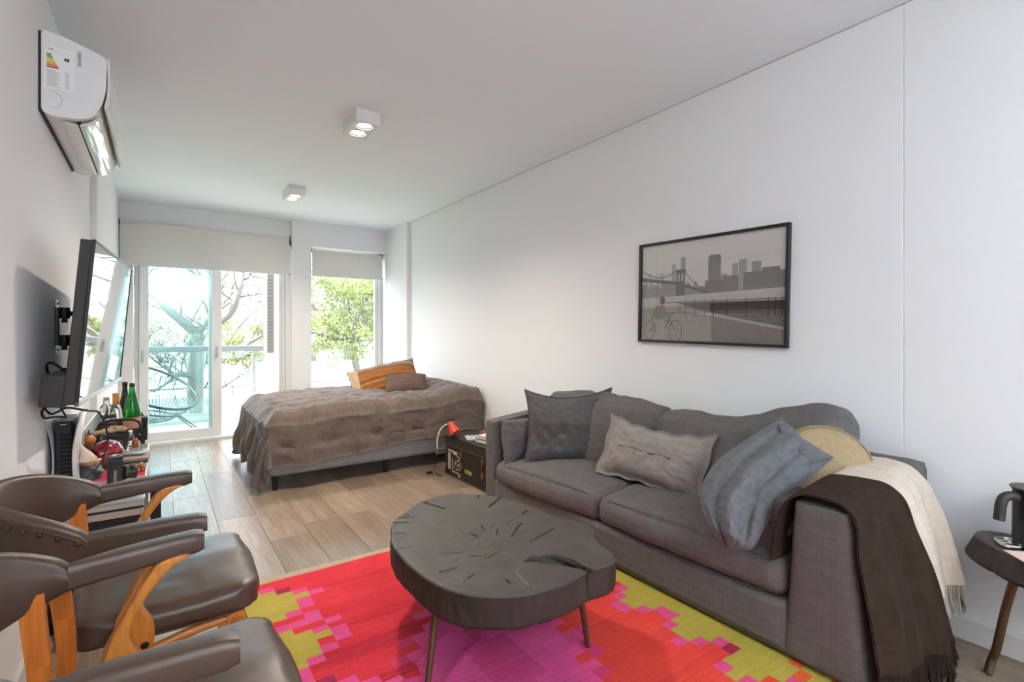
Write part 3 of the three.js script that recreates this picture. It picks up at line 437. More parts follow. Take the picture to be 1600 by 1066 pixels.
{ // slumped denim cushion: its soft cover folds along its length and stands on one corner
  const t = thing('throw_cushion', 'slumped blue-grey denim cushion folded against the near arm of the sofa', 'cushion');
  const Lc = new THREE.CatmullRomCurve3([[1.752, 0.385, -1.10], [1.755, 0.47, -1.18], [1.808, 0.555, -1.24], [1.938, 0.655, -1.25], [2.097, 0.736, -1.21], [2.268, 0.822, -1.148]].map((p) => V(...p)), false, 'centripetal');
  const Rc = new THREE.CatmullRomCurve3([[1.765, 0.384, -1.07], [1.815, 0.40, -1.03], [1.865, 0.455, -1.01], [1.93, 0.535, -1.005], [2.07, 0.612, -0.97], [2.232, 0.692, -0.922]].map((p) => V(...p)), false, 'centripetal');
  const nu = 70, nv = 44, pos = [], uv = [], idx = [], nrm = V(-0.72, 0.42, 0.55).normalize();
  const at = (i, j, s) => {
    const u = i / nu, v = j / nv, a = Lc.getPoint(u), b = Rc.getPoint(u), p = a.clone().lerp(b, v), w = a.distanceTo(b), e = Math.pow(Math.sin(PI * clamp(v, 0, 1)), 0.6), f = Math.pow(sstep(0, 0.16, u), 0.7) * (1 - 0.55 * sstep(0.72, 1, u)) * sstep(1.0, 0.955, u);
    const fold = -0.034 * Math.exp(-(((v - 0.36 + 0.18 * u + 0.05 * Math.sin(u * 7)) / 0.075) ** 2)) + 0.016 * Math.exp(-(((v - 0.55 + 0.15 * u) / 0.1) ** 2)) - 0.022 * Math.exp(-(((v - 0.74 + 0.25 * (u - 0.5)) / 0.05) ** 2)) * sstep(0.1, 0.3, u) - 0.018 * Math.exp(-(((u - 0.86 - 0.1 * v) / 0.035) ** 2)) * (1 - v);
    const small = 0.016 * fbm(u * 7, v * 5, s) + 0.012 * ridge(u * 5 + v * 3, v * 4 - u * 2, 2) + 0.006 * ridge(u * 14, v * 5 + u * 4, 6);
    const k = s > 0 ? e * f * (0.075 + fold + small) + fold * 0.25 * e * f : -e * f * (0.055 + small);
    return p.addScaledVector(nrm, k).toArray().map((c, q) => c + (q === 1 ? -0.012 * Math.sin(u * 19 + v * 4) * (v > 0.9 ? (v - 0.9) * 10 : 0) * 0.5 : 0));
  };
  for (const s of [1, -1]) for (let i = 0; i <= nu; i++) for (let j = 0; j <= nv; j++) { const p = at(i, j, s); pos.push(...p); uv.push(i / nu * 0.62, j / nv * 0.4); }
  const W = nv + 1, MM = (nu + 1) * W; for (let i = 0; i < nu; i++) for (let j = 0; j < nv; j++) { const a = i * W + j, b = a + 1, c = a + W, d = c + 1; idx.push(a, b, c, b, d, c, MM + a, MM + c, MM + b, MM + b, MM + c, MM + d); }
  const g = new THREE.BufferGeometry(); g.setAttribute('position', new THREE.Float32BufferAttribute(pos, 3)); g.setAttribute('uv', new THREE.Float32BufferAttribute(uv, 2)); g.setIndex(idx); g.computeVertexNormals();
  part('cover', g, M.denim, t);
  const hem = []; for (let i = 0; i <= nu; i += 2) hem.push(at(i, nv, 0)); part('piping', tube(hem, 0.0042, 160, 6), M.denim, t);
  part('corner_flap', sheet(10, 10, (u, v) => { const a = V(2.215, 0.80, -1.135), b = V(2.232, 0.692, -0.922), c = V(2.19, 0.745, -1.10), d = V(2.13, 0.665, -0.975), p = a.lerp(b, u).lerp(c.lerp(d, u), v); return p.addScaledVector(nrm, 0.012 + 0.016 * Math.sin(PI * v)).toArray(); }, 0.006, 0.3, 0.1), M.denim, t);
}
{ // round straw-coloured cushion
  const t = thing('round_cushion', 'round straw-coloured cushion behind the denim cushion on the sofa', 'cushion');
  part('cover', lathe([[0.001, -0.06], [0.06, -0.058], [0.12, -0.048], [0.16, -0.028], [0.176, 0], [0.16, 0.028], [0.12, 0.048], [0.06, 0.058], [0.001, 0.06]].reverse(), 48), M.straw, t);
  warp(t.children[0].geometry, (x, y, z) => { const a = Math.atan2(z, x), r = Math.hypot(x, z), k = 1 + 0.01 * Math.sin(a * 22) * sstep(0.08, 0.17, r); return [x * k, y * (1 + 0.15 * noise(x * 9, z * 9)), z * k]; });
  part('seam', tube([...Array(40)].map((_, i) => { const a = i / 40 * 2 * PI; return [0.178 * Math.cos(a), 0.004 * Math.sin(a * 9), 0.178 * Math.sin(a)]; }), 0.004, 120, 6, true), M.straw, t);
  orient(t, [2.262, 0.638, -0.962], [-0.62, 0.3, 0.45]); t.rotateX(PI / 2);
}
cushion('throw_cushion', 'beige cushion peeking out behind the dark grey cushion', pillow(0.36, 0.32, 0.12, { seed: 31, n: 30 }), M.straw, [2.36, 0.60, -2.66], [-0.8, 0.3, 0.5], 0.1);

// throws over the near arm
M.brownWool = weave(new THREE.Color().setRGB(0.036, 0.0225, 0.0165), { amp: 11, pitch: 90, scale: 4, mottle: 10, rough: 1, sheen: 0.05 });
M.creamWool = weave(new THREE.Color().setRGB(0.66, 0.57, 0.47), { amp: 22, pitch: 70, scale: 4, mottle: 10, rough: 1 });
function throwOver(label, mat, o) {
  const { xi, xt, xo, yIn, yOut, lift, seed, zOut, fr, frLen } = o, t = thing('throw_blanket', label, 'blanket');
  const path = (x) => { const top = 0.605 + 0.075 * clamp((x - 1.87) / 0.7) + lift; return [[-0.955 - lift, yIn], [-0.938 - lift, lerp(yIn, top, 0.6)], [-0.912 - lift, top - 0.03], [-0.88, top + 0.008], [-0.80, top + 0.012], [-0.735, top + 0.004], [-0.700 + lift, top - 0.04], [-0.672 + lift, lerp(top, yOut, 0.3)], [lerp(-0.672, zOut, 0.55) + lift, lerp(top, yOut, 0.62)], [zOut + lift, yOut]]; };
  const P = (u, v) => {                       // u across (along x), v along the drape
    const mid = lerp(...(v < 0.4 ? [0, 1, v / 0.4] : [1, 2, (v - 0.4) / 0.6])), k = mid, A = k <= 1 ? [lerp(xi[0], xt[0], k), lerp(xi[1], xt[1], k)] : [lerp(xt[0], xo[0], k - 1), lerp(xt[1], xo[1], k - 1)];
    const x = lerp(A[0], A[1], u), c = new THREE.CatmullRomCurve3(path(x).map((p) => V(0, p[1], p[0])), false, 'centripetal').getPoint(v), h = sstep(0.5, 1, v), pl = (0.018 * Math.sin(u * 11 + seed + v * 2) + 0.012 * Math.sin(u * 23 + seed * 3)) * h;
    return [x + 0.006 * noise(u * 4, v * 6, seed), c.y + 0.004 * noise(u * 6 + seed, v * 12) + 0.012 * Math.sin(u * 5 + seed) * (v > 0.95 || v < 0.05 ? 1 : 0), c.z + pl * (0.25 + 0.75 * u) + 0.016 * h * (0.5 + u) - (o.hug || 0) * h * (1 - u) ** 1.5 + 0.004 * noise(v * 9, u * 9, seed)];
  };
  part('cloth', sheet(44, 70, P, 0.008, (xt[1] - xt[0]) * 1.3, 1.3), mat, t);
  const R = rng(seed), strands = [];
  const edge = (v, dir) => { for (let i = 0; i <= fr; i++) { const u = i / fr, p = P(u, v), L = frLen * (0.7 + R() * 0.5), sx = (R() - 0.5) * 0.03 + dir * 0.01, sz = (R() - 0.3) * 0.02, y1 = Math.max(0.006, p[1] - L); strands.push(tube([[p[0], p[1] + 0.004, p[2]], [p[0] + sx * 0.5, lerp(p[1], y1, 0.5), p[2] + sz * 0.3], [p[0] + sx, y1, p[2] + sz]], 0.0034 + R() * 0.0016, 5, 5)); } };
  edge(1, 1);
  if (o.sideFringe) for (let i = 0; i < 90; i++) { const v = 0.55 + 0.45 * i / 89, p = P(1, v), L = 0.075 * (0.5 + R() * 0.7); strands.push(tube([[p[0] - 0.004, p[1], p[2]], [p[0] + 0.012, p[1] - L * 0.35, p[2] + (R() - 0.4) * 0.015], [p[0] + 0.016, p[1] - L, p[2] + (R() - 0.4) * 0.02]], 0.0016 + R() * 0.001, 4, 4)); }
  part('fringe', strands, mat, t).userData.kind = 'stuff';
  return t;
}
throwOver('dark brown wool throw with a fringe draped over the near arm of the sofa', M.brownWool, { xi: [1.835, 2.10], xt: [1.872, 2.13], xo: [1.862, 2.27], yIn: 0.37, yOut: 0.115, lift: 0.012, seed: 3, zOut: -0.59, hug: 0.06, fr: 120, frLen: 0.095 });
throwOver('cream wool throw with a fringe lying behind the brown one on the sofa arm', M.creamWool, { xi: [2.14, 2.42], xt: [2.12, 2.43], xo: [2.17, 2.45], yIn: 0.50, yOut: 0.27, lift: 0.006, seed: 8, zOut: -0.62, fr: 70, frLen: 0.10, sideFringe: true });

// ------------------------------------------------------------------ bed
M.boxGrey = weave(new THREE.Color().setRGB(0.33, 0.32, 0.31), { amp: 14, pitch: 120, scale: 5 });
M.linen = weave(new THREE.Color().setRGB(0.150, 0.112, 0.092), { amp: 20, pitch: 64, scale: 5, mottle: 14, warm: 8, sheen: 1, rough: 0.75, spec: 0.8 });
M.linen.sheenColor = new THREE.Color(0.70, 0.82, 1.0);
{
  const t = thing('bed', 'low double bed with a pale grey fabric box base on dark legs', 'bed', [1.6, 0, -4.82]);
  part('box_base', put(block(1.87, 0.225, 1.32, { r: 0.02, crown: 0, wr: 0.001, nx: 30, ny: 6, nz: 20 }), 0.005, 0.217, 0), M.boxGrey, t);
  part('mattress', put(block(1.80, 0.17, 1.24, { r: 0.06, crown: 0.005, wr: 0.002, nx: 30, ny: 8, nz: 20 }), 0.03, 0.42, 0), std(0xcfcac4, 0.9), t);
  for (const [x, z] of [[-0.88, 0.63], [0, 0.63], [0.9, 0.63], [-0.88, -0.62], [0, -0.62], [0.9, -0.62]]) part('leg', lathe([[0.001, 0], [0.017, 0], [0.026, 0.1], [0.028, 0.106], [0.001, 0.106]], 16).translate(x, 0, z), M.black, t);
}
{ // quilt: flat coordinates fold down over the edges of the mattress
  const t = thing('quilt', 'crumpled taupe linen quilt with stitched tufts covering the bed', 'quilt');
  const x0 = 0.675, x1 = 2.545, zn = -4.145, zf = -5.49, near = 0.325, far = 0.34, foot = 0.44;
  const tufts = []; for (let i = 0; i < 7; i++) for (let j = 0; j < 6; j++) tufts.push([0.42 + i * 0.36 + (j & 1) * 0.16, -3.95 - j * 0.34]);
  const P = (u, v) => {
    const X = lerp(x0 - foot, x1, u), Z = lerp(zn + near, zf - far, v); const dx = Math.max(0, x0 - X), dz = Z > zn ? Z - zn : Z < zf ? zf - Z : 0, sz = Z > zn ? 1 : -1;
    const hump = 0.095 * sstep(2.05, 2.4, X) * (0.75 + 0.25 * Math.sin((Z + 5.5) * 2.6)) * (1 - 0.55 * sstep(2.3, 2.55, X)) ;
    let top = 0.592 + 0.028 * sstep(0.7, 1.4, X) + hump + 0.020 * fbm(X * 3, Z * 3, 1) + 0.018 * fbm(X * 9, Z * 9, 4) + 0.016 * ridge(X * 2.2 + noise(X * 2, Z * 2) * 0.9, Z * 6.5, 2) + 0.009 * ridge(X * 9 + noise(X * 5, Z * 5), Z * 5, 7);
    let d = 0; for (const [a, b] of tufts) { const q = Math.hypot((X - a) * 0.7, Z - b); if (q < 0.12) d += Math.exp(-((q / 0.03) ** 2)) * 0.03 + Math.exp(-((q / 0.07) ** 2)) * 0.008; }
    const r = 0.12, D = Math.hypot(dx, dz), bulge = (w) => 0.030 * fbm(X * 4 + 3, Z * 4, 3) + 0.012 * ridge(X * 3 + noise(X * 4, Z * 4) * 0.7, Z * 7, 5) + 0.016 * Math.sin(w * 1.0 + X * 9 + fbm(X * 3, Z * 3) * 4) * sstep(0.1, 0.4, D);
    let cx = clamp(X, x0, x1), cz = clamp(Z, zf, zn), nx = 0, nz = 0; if (D > 1e-6) { nx = -dx / D; nz = sz * dz / D; }
    const corner = Math.min(dx, dz) > 0.001 ? Math.min(dx, dz) : 0;
    if (D <= 0) { const e = Math.min(cx - x0, zn - cz, cz - zf), s = e < r ? r - Math.sqrt(Math.max(0, r * r - (r - e) ** 2)) : 0; return [cx, top - d - s * 0.9, cz]; }
    const hang = Math.max(0, D - 0.02), out = 0.016 + 0.03 * sstep(0.05, 0.4, hang) + bulge(dx > dz ? Z * 14 : X * 5) + 0.030 * Math.sin(Z * 26 + 3 * noise(Z * 4, X * 2)) * (dx > dz ? sstep(0.02, 0.3, dx) : 0) + 0.22 * corner * (0.6 + 0.4 * Math.sin(Math.atan2(dz, dx) * 6)) - d * 0.7;
    let y = top - r * 0.9 - hang * (1 - 0.10 * corner) + 0.012 * noise(X * 5, Z * 5, 9); y += 0.05 * sstep(1.0, 2.5, X) * sstep(0.1, 0.36, dz) * (sz > 0 ? 1 : 0);
    return [cx + nx * out, Math.max(0.03, y), cz + nz * out];
  };
  part('cover', sheet(190, 170, P, 0.012, 2.3, 2.05), M.linen, t);
  const knots = []; for (const [a, b] of tufts) { const u = (a - (x0 - foot)) / (x1 - x0 + foot), v = (b - (zn + near)) / (zf - far - zn - near); if (u < 0.02 || u > 0.98 || v < 0.02 || v > 0.98) continue; const p = P(u, v), k = part('tuft', new THREE.SphereGeometry(0.008, 8, 6).scale(1.6, 0.7, 1), M.linen, t); k.position.set(p[0], p[1] + 0.004, p[2]); }
}
M.brownCushion = weave(new THREE.Color().setRGB(0.125, 0.085, 0.070), { amp: 14, pitch: 120, scale: 5 });
const stripes = dataTex(512, 512, (u, v, x, y) => {
  const b = Math.floor(v * 13), k = hash(b, 5), n = (hash(x, y) - 0.5) * 26 + tn(u, v, 10, 3) * 30; const plaid = u < 0.14 ? (Math.sin(v * 130) > 0.3 ? -40 : 20) + (Math.sin(u * 200) > 0.4 ? -30 : 10) : 0;
  const c = u < 0.14 ? [176, 150, 120] : b < 9 ? [[140, 90, 38], [150, 98, 42], [128, 80, 34], [156, 104, 50], [108, 70, 36], [146, 92, 40], [136, 84, 36], [142, 88, 40], [122, 80, 42]][b] : [[120, 102, 88], [150, 132, 112], [108, 92, 84], [142, 126, 112], [96, 84, 78], [132, 116, 100]][b - 9];
  const edge = Math.abs(v * 13 - b - 0.5) > 0.44 ? -38 : 0; return [c[0] + n + edge + plaid, c[1] + n + edge + plaid, c[2] + n * 0.8 + edge + plaid];
}); stripes.repeat.set(1 / 0.70, 1 / 0.46);
cushion('bed_cushion', 'mustard and brown striped cushion propped up on the bed', pillow(0.70, 0.46, 0.17, { seed: 41, pinch: 0.06, power: 0.5, wr: 0.012, flange: 0.01 }), phys(0xffffff, 0.95, { map: stripes, sheen: 0.3 }), [1.90, 0.735, -5.02], [-0.30, 0.80, 0.46], 0.36, { piping: 0.003, pipeMat: std(0x2e2420, 0.9) });
cushion('bed_cushion', 'small plain brown cushion lying under the striped one on the bed', pillow(0.42, 0.32, 0.16, { seed: 44, pinch: 0.07, power: 0.5, wr: 0.01 }), M.brownCushion, [2.02, 0.69, -4.74], [-0.22, 0.92, 0.42], 0.1);

// ------------------------------------------------------------------ trunk used as a night table
const trunkTex = canvasTex(1024, 512, (c, w, h) => {
  c.fillStyle = '#241d16'; c.fillRect(0, 0, w, h); const R = rng(3);
  for (let i = 0; i < 900; i++) { c.fillStyle = `rgba(${60 + R() * 60},${45 + R() * 40},${28 + R() * 25},${0.05 + R() * 0.16})`; c.fillRect(R() * w, R() * h, 2 + R() * 26, 1 + R() * 3); }
  // pasted paper scraps, worn
  c.fillStyle = '#c9bfa8'; for (const [x, y, a, b] of [[60, 120, 60, 300], [60, 60, 200, 40], [120, 60, 34, 26], [170, 90, 90, 34], [250, 130, 60, 90], [150, 200, 18, 250], [205, 230, 40, 46], [260, 270, 46, 40], [180, 330, 30, 34], [240, 350, 34, 40], [300, 330, 26, 36], [170, 420, 130, 24], [285, 440, 40, 44], [200, 280, 20, 24], [300, 240, 26, 28]]) { c.globalAlpha = 0.75 + R() * 0.2; c.fillRect(x, y, a, b); }
  c.globalAlpha = 1; c.fillStyle = '#1b1713'; c.beginPath(); c.arc(262, 172, 26, 0, 7); c.fill(); for (let i = 0; i < 60; i++) c.fillRect(130 + R() * 190, 70 + R() * 400, 3 + R() * 16, 3 + R() * 7);
  c.fillStyle = '#a7a13c'; c.fillRect(420, 300, 130, 66); c.fillStyle = '#4a4a1e'; for (let i = 0; i < 5; i++) c.fillRect(434 + (i % 2) * 6, 312 + i * 9, 96 - i * 9, 4);
});
{
  const t = thing('trunk', 'old dark travel trunk with pasted labels between the bed and the sofa', 'trunk', [2.26, 0, -3.45]);
  const tm = std(0xffffff, 0.7, { map: trunkTex }), L = 0.82, D = 0.5, H = 0.335, wood = std(0x2b221a, 0.6, { bumpMap: plaster, bumpScale: 0.002 });
  part('case', rspan(-D / 2, D / 2, 0, 0.255, -L / 2, L / 2, 0.006), wood, t);
  const lid = part('lid', rspan(-D / 2 - 0.004, D / 2, 0.258, H, -L / 2 - 0.004, L / 2 + 0.004, 0.006), wood, t);
  part('label_panel', (() => { const g = new THREE.BoxGeometry(0.004, 0.24, L - 0.03); const p = g.attributes.position, uv = g.attributes.uv; for (let i = 0; i < p.count; i++) uv.setXY(i, (p.getZ(i) + L / 2) / L, (p.getY(i) + 0.12) / 0.24); return g.translate(-D / 2 - 0.001, 0.128, 0); })(), tm, t, 'front panel pasted with worn paper scraps and a yellow tag');
  for (const z of [-0.13, 0.2]) { const h = part('hasp', [rbox(0.006, 0.10, 0.03, 0.002, -D / 2 - 0.006, 0.17, z), put(cyl(0.022, 0.022, 0.007, 0, 0, 0, 18), -D / 2 - 0.008, 0.225, z, 0, 0, PI / 2), put(cyl(0.026, 0.026, 0.007, 0, 0, 0, 18), -D / 2 - 0.008, 0.11, z, 0, 0, PI / 2)], std(0x7a5230, 0.5, { metalness: 0.5 }), t); part('lock', rbox(0.012, 0.03, 0.022, 0.003, -D / 2 - 0.012, 0.17, z), std(0x4a3320, 0.5, { metalness: 0.6 }), h); }
  for (const y of [0.006, 0.327]) for (const z of [-L / 2 + 0.004, L / 2 - 0.004]) part('corner_cap', rbox(0.05, 0.05, 0.03, 0.008, -D / 2 + 0.02, clamp(y, 0.025, 0.312), z), std(0x3b3026, 0.5, { metalness: 0.5 }), t);
  part('edge_strip', [rspan(-D / 2 - 0.006, -D / 2 + 0.01, 0.25, 0.262, -L / 2, L / 2, 0.002), rspan(-D / 2 - 0.006, -D / 2 + 0.01, 0.0, 0.012, -L / 2, L / 2, 0.002)], std(0x40332a, 0.6), t);
}
{ // clamp lamp
  const t = thing('clamp_lamp', 'small orange clamp lamp fixed to the end of the trunk', 'lamp', [1.985, 0.2, -3.9]);
  const orange = phys(0xd93c12, 0.4, { clearcoat: 0.3 });
  part('clamp', [rbox(0.09, 0.01, 0.02, 0.003, -0.02, 0.012, 0.03, 2), rbox(0.09, 0.01, 0.02, 0.003, -0.02, -0.022, 0.03, 2), rbox(0.012, 0.05, 0.02, 0.003, -0.055, -0.004, 0.03)], M.steel, t);
  part('screw', rod([-0.03, -0.06, 0.03], [-0.03, -0.02, 0.03], 0.005), M.darkmetal, t);
  part('gooseneck', tube([[-0.05, 0.015, 0.03], [-0.052, 0.1, 0.035], [-0.03, 0.19, 0.06], [0.0, 0.235, 0.12], [0.012, 0.24, 0.15]], 0.006, 40), M.white, t);
  const sh = part('lamp_shade', put(lathe([[0.018, 0.0], [0.022, 0.002], [0.026, 0.02], [0.042, 0.085], [0.049, 0.10], [0.047, 0.10], [0.04, 0.083], [0.022, 0.02], [0.016, 0.003]], 28), 0, 0, 0, PI - 0.55, 0, -0.25), orange, t); sh.position.set(0.012, 0.252, 0.135);
  part('cable', tube([[-0.05, -0.02, 0.03], [-0.06, -0.1, 0.02], [-0.08, -0.17, 0.05], [-0.05, -0.195, 0.12], [-0.09, -0.196, 0.0]], 0.0028, 50, 6), M.rubber, t);
  part('cable_switch', rbox(0.055, 0.018, 0.024, 0.006, -0.10, -0.19, -0.02), M.rubber, t);
}
const page = std(0xd9d2c2, 0.9);
function book(label, pos, turn, w, h, d, col, group) { const t = thing('book', label, 'book', pos, turn, group); part('cover', [rbox(w, 0.003, d, 0.001, 0, 0.0015, 0), rbox(w, 0.003, d, 0.001, 0, h - 0.0015, 0), rbox(0.003, h, d, 0.001, w / 2 - 0.0015, h / 2, 0)], std(col, 0.55), t); part('pages', rbox(w - 0.008, h - 0.006, d - 0.008, 0.001, -0.001, h / 2, 0), page, t); return t; }
book('grey hardback with pale page edges, bottom of the stack on the trunk', [2.17, 0.336, -3.30], 0.1, 0.21, 0.034, 0.30, 0x3d3c3c);
book('white-covered book on top of the grey one on the trunk', [2.17, 0.371, -3.31], 0.25, 0.19, 0.024, 0.26, 0xc9cbcc);
{ const t = thing('power_adapter', 'white charger block with two prongs lying on the stacked books', 'charger', [2.15, 0.396, -3.31], 0.5); part('block', rbox(0.07, 0.035, 0.05, 0.008, 0, 0.018, 0, 3), M.plastic, t); part('cable', tube([[0.035, 0.018, 0], [0.07, 0.006, 0.03], [0.05, 0.004, 0.08], [-0.02, 0.004, 0.07]], 0.003, 30, 6), M.plastic, t); for (const z of [-0.01, 0.01]) part('prong', rbox(0.014, 0.003, 0.006, 0.001, -0.041, 0.02, z), M.steel, t); }
{ const t = thing('notebook', 'pale blue notepad lying by the orange lamp on the trunk', 'notebook', [2.10, 0.336, -3.56], -0.4); part('sheets', rbox(0.11, 0.012, 0.17, 0.002, 0, 0.006, 0), std(0xaab3c0, 0.8), t); part('clip', rbox(0.05, 0.006, 0.02, 0.002, 0, 0.014, -0.07), M.steel, t); }
{ const t = thing('wood_figure', 'small brown wooden object behind the notepad on the trunk', 'ornament', [2.24, 0.336, -3.60]); part('body', warp(new THREE.SphereGeometry(0.035, 16, 12), (x, y, z) => [x * 1.3, y * 0.7 + 0.025, z * (1 + 0.3 * noise(x * 40, y * 40))]), std(0x7a4528, 0.6), t); part('stem', rod([0.02, 0.03, 0], [0.05, 0.055, 0.01], 0.006, 0.004), std(0x5c3620, 0.6), t); }

// ------------------------------------------------------------------ kilim rug
{
  const x0 = 0.30, x1 = 2.05, z0 = -2.63, z1 = -0.1, N = 1024, R = rng(9);
  const tri = (z, zc, per) => { const t = ((z - zc) / per % 1 + 1) % 1; return Math.abs(t - 0.5) * 2; };   // 1 at zc
  const band = (z) => 0.5 + 0.5 * noise(z * 9, 3.3) + 0.35 * noise(z * 60, 1.7);
  const map = dataTex(N, N * 2 - 640, (u, v, px, py) => {
    const x = lerp(x0, x1, u), z = lerp(z0, z1, v); const q = 0.046, xs = (Math.floor(x / 0.062) + 0.5) * 0.062, zs = (Math.floor(z / q) + 0.5) * q;
    const n = (hash(px, py) - 0.5) * 24 + (hash(5, py) - 0.5) * 16 + tn(u, v, 12, 2) * 26, b = band(z + 0.01 * noise(x * 6, z * 6));
    const o = sstep(0.8, 1.5, x); let c = [206 + 20 * b + 6 * o, 34 + 18 * b + 18 * o, 54 + 10 * b - 12 * o]; if (b < 0.33) c = [190 + 18 * o, 30 + 14 * o, 50 - 8 * o];
    const rightK = tri(zs, -1.522 + 0.268 * 40, 0.268), leftK = tri(zs, -2.40, 0.37);
    const er = 1.83 - 0.20 * rightK, el = 0.36 + 0.19 * leftK, hr = hash(Math.round(xs * 97), Math.round(zs * 61)), side = xs > 1.1;
    const dr = side ? xs - er : el - xs;
    if (dr > 0) c = [176, 160, 62]; else if (dr > -0.062) c = hr < 0.72 ? [222, 74, 134] : hr < 0.85 ? [160, 30, 70] : c;
    if (!side && dr < -0.062 && dr > -0.16 && hr < 0.16) c = [222, 82, 140];
    if (side && xs > 1.72 && zs > -0.93) c = hr < 0.5 ? [222, 92, 30] : c;
    const md = Math.abs(xs - 1.02) / 0.36 + Math.abs(zs + 1.52) / 0.72;
    if (md < 1) c = md > 0.8 ? (hr < 0.8 ? [226, 74, 134] : c) : md > 0.36 ? [204 + 12 * b, 66 + 14 * b, 136] : [188 + 18 * b, 54 + 12 * b, 118]; else if (md < 1.15 && hr < 0.3) c = [212, 54, 106];
    return [c[0] + n, c[1] + n * 0.8, c[2] + n * 0.8];
  });
  map.wrapS = map.wrapT = THREE.ClampToEdgeWrapping;
  const bm = dataTex(256, 256, (u, v, x, y) => 120 + 60 * Math.sin(v * 2 * PI * 32) + (hash(x, y) - 0.5) * 90, false, [8, 12]);
  const t = thing('kilim_rug', 'red and pink flat-woven rug with stepped olive diamonds under the coffee table', 'rug');
  const wr = (x, z) => 0.008 + 0.004 * Math.max(0, noise(x * 3, z * 9)) + 0.014 * Math.exp(-(((z + 1.75 + (x - 0.9) * 0.62) / 0.03) ** 2)) * sstep(0.55, 0.75, x) * (1 - sstep(1.1, 1.3, x)) + 0.010 * Math.exp(-(((z + 1.60 + (x - 0.9) * 0.66) / 0.022) ** 2)) * sstep(0.7, 0.85, x) * (1 - sstep(1.1, 1.25, x)) + 0.006 * Math.exp(-(((z + 2.1 + (x - 0.7) * 0.3) / 0.05) ** 2)) * (1 - sstep(0.8, 1.2, x));
  const flat = (x, z) => (x > 1.72 ? 0.006 : wr(x, z));
  const g = sheet(120, 170, (u, v) => { const x = lerp(x0, x1, u), z = lerp(z0, z1, v) + 0.006 * noise(x * 3, 1) * (v < 0.02 ? 1 : 0); return [x, flat(x, z), z]; }, 0.005, 1, 1);
  part('woven_field', g, std(0xffffff, 0.96, { map, bumpMap: bm, bumpScale: 0.0015 }), t);
  part('end_band', sheet(60, 4, (u, v) => [lerp(x0, x1, u), 0.006, lerp(z0 - 0.055, z0 + 0.003, v) + 0.004 * noise(u * 9, 2)], 0.004, 1, 0.06), weave(new THREE.Color().setRGB(0.50, 0.38, 0.27), { amp: 20, pitch: 60, scale: 10 }), t, 'plain beige woven band along the far end');
}

// ------------------------------------------------------------------ coffee table: charred slice of a trunk on three legs
const tableOutline = [[0.782, -1.98], [0.83, -2.09], [0.919, -2.173], [1.005, -2.245], [1.103, -2.286], [1.21, -2.285], [1.303, -2.231], [1.37, -2.15], [1.426, -2.035], [1.448, -1.88], [1.455, -1.722], [1.50, -1.60], [1.492, -1.525], [1.425, -1.45], [1.405, -1.40], [1.385, -1.32], [1.335, -1.268], [1.27, -1.262], [1.225, -1.268], [1.165, -1.258], [1.082, -1.248], [0.99, -1.255], [0.899, -1.283], [0.803, -1.355], [0.755, -1.43], [0.733, -1.52], [0.722, -1.669], [0.729, -1.794], [0.748, -1.9]];
const slabBump = dataTex(512, 512, (u, v, x, y) => 128 + tn(u, v, 12, 5) * 70 + (hash(x, y) - 0.5) * 50, false, [3, 3]);
const slabMap = dataTex(512, 512, (u, v, x, y) => { const n = tn(u, v, 7, 8) * 34 + (hash(x, y) - 0.5) * 14; return [74 + n, 70 + n * 0.95, 66 + n * 0.9]; }, true, [2, 2]);
M.char = phys(0xfff6ee, 0.46, { map: slabMap, bumpMap: slabBump, bumpScale: 0.0012 });
M.barkChar = phys(0xb5aaa2, 0.6, { map: slabMap, bumpMap: slabBump, bumpScale: 0.003 });
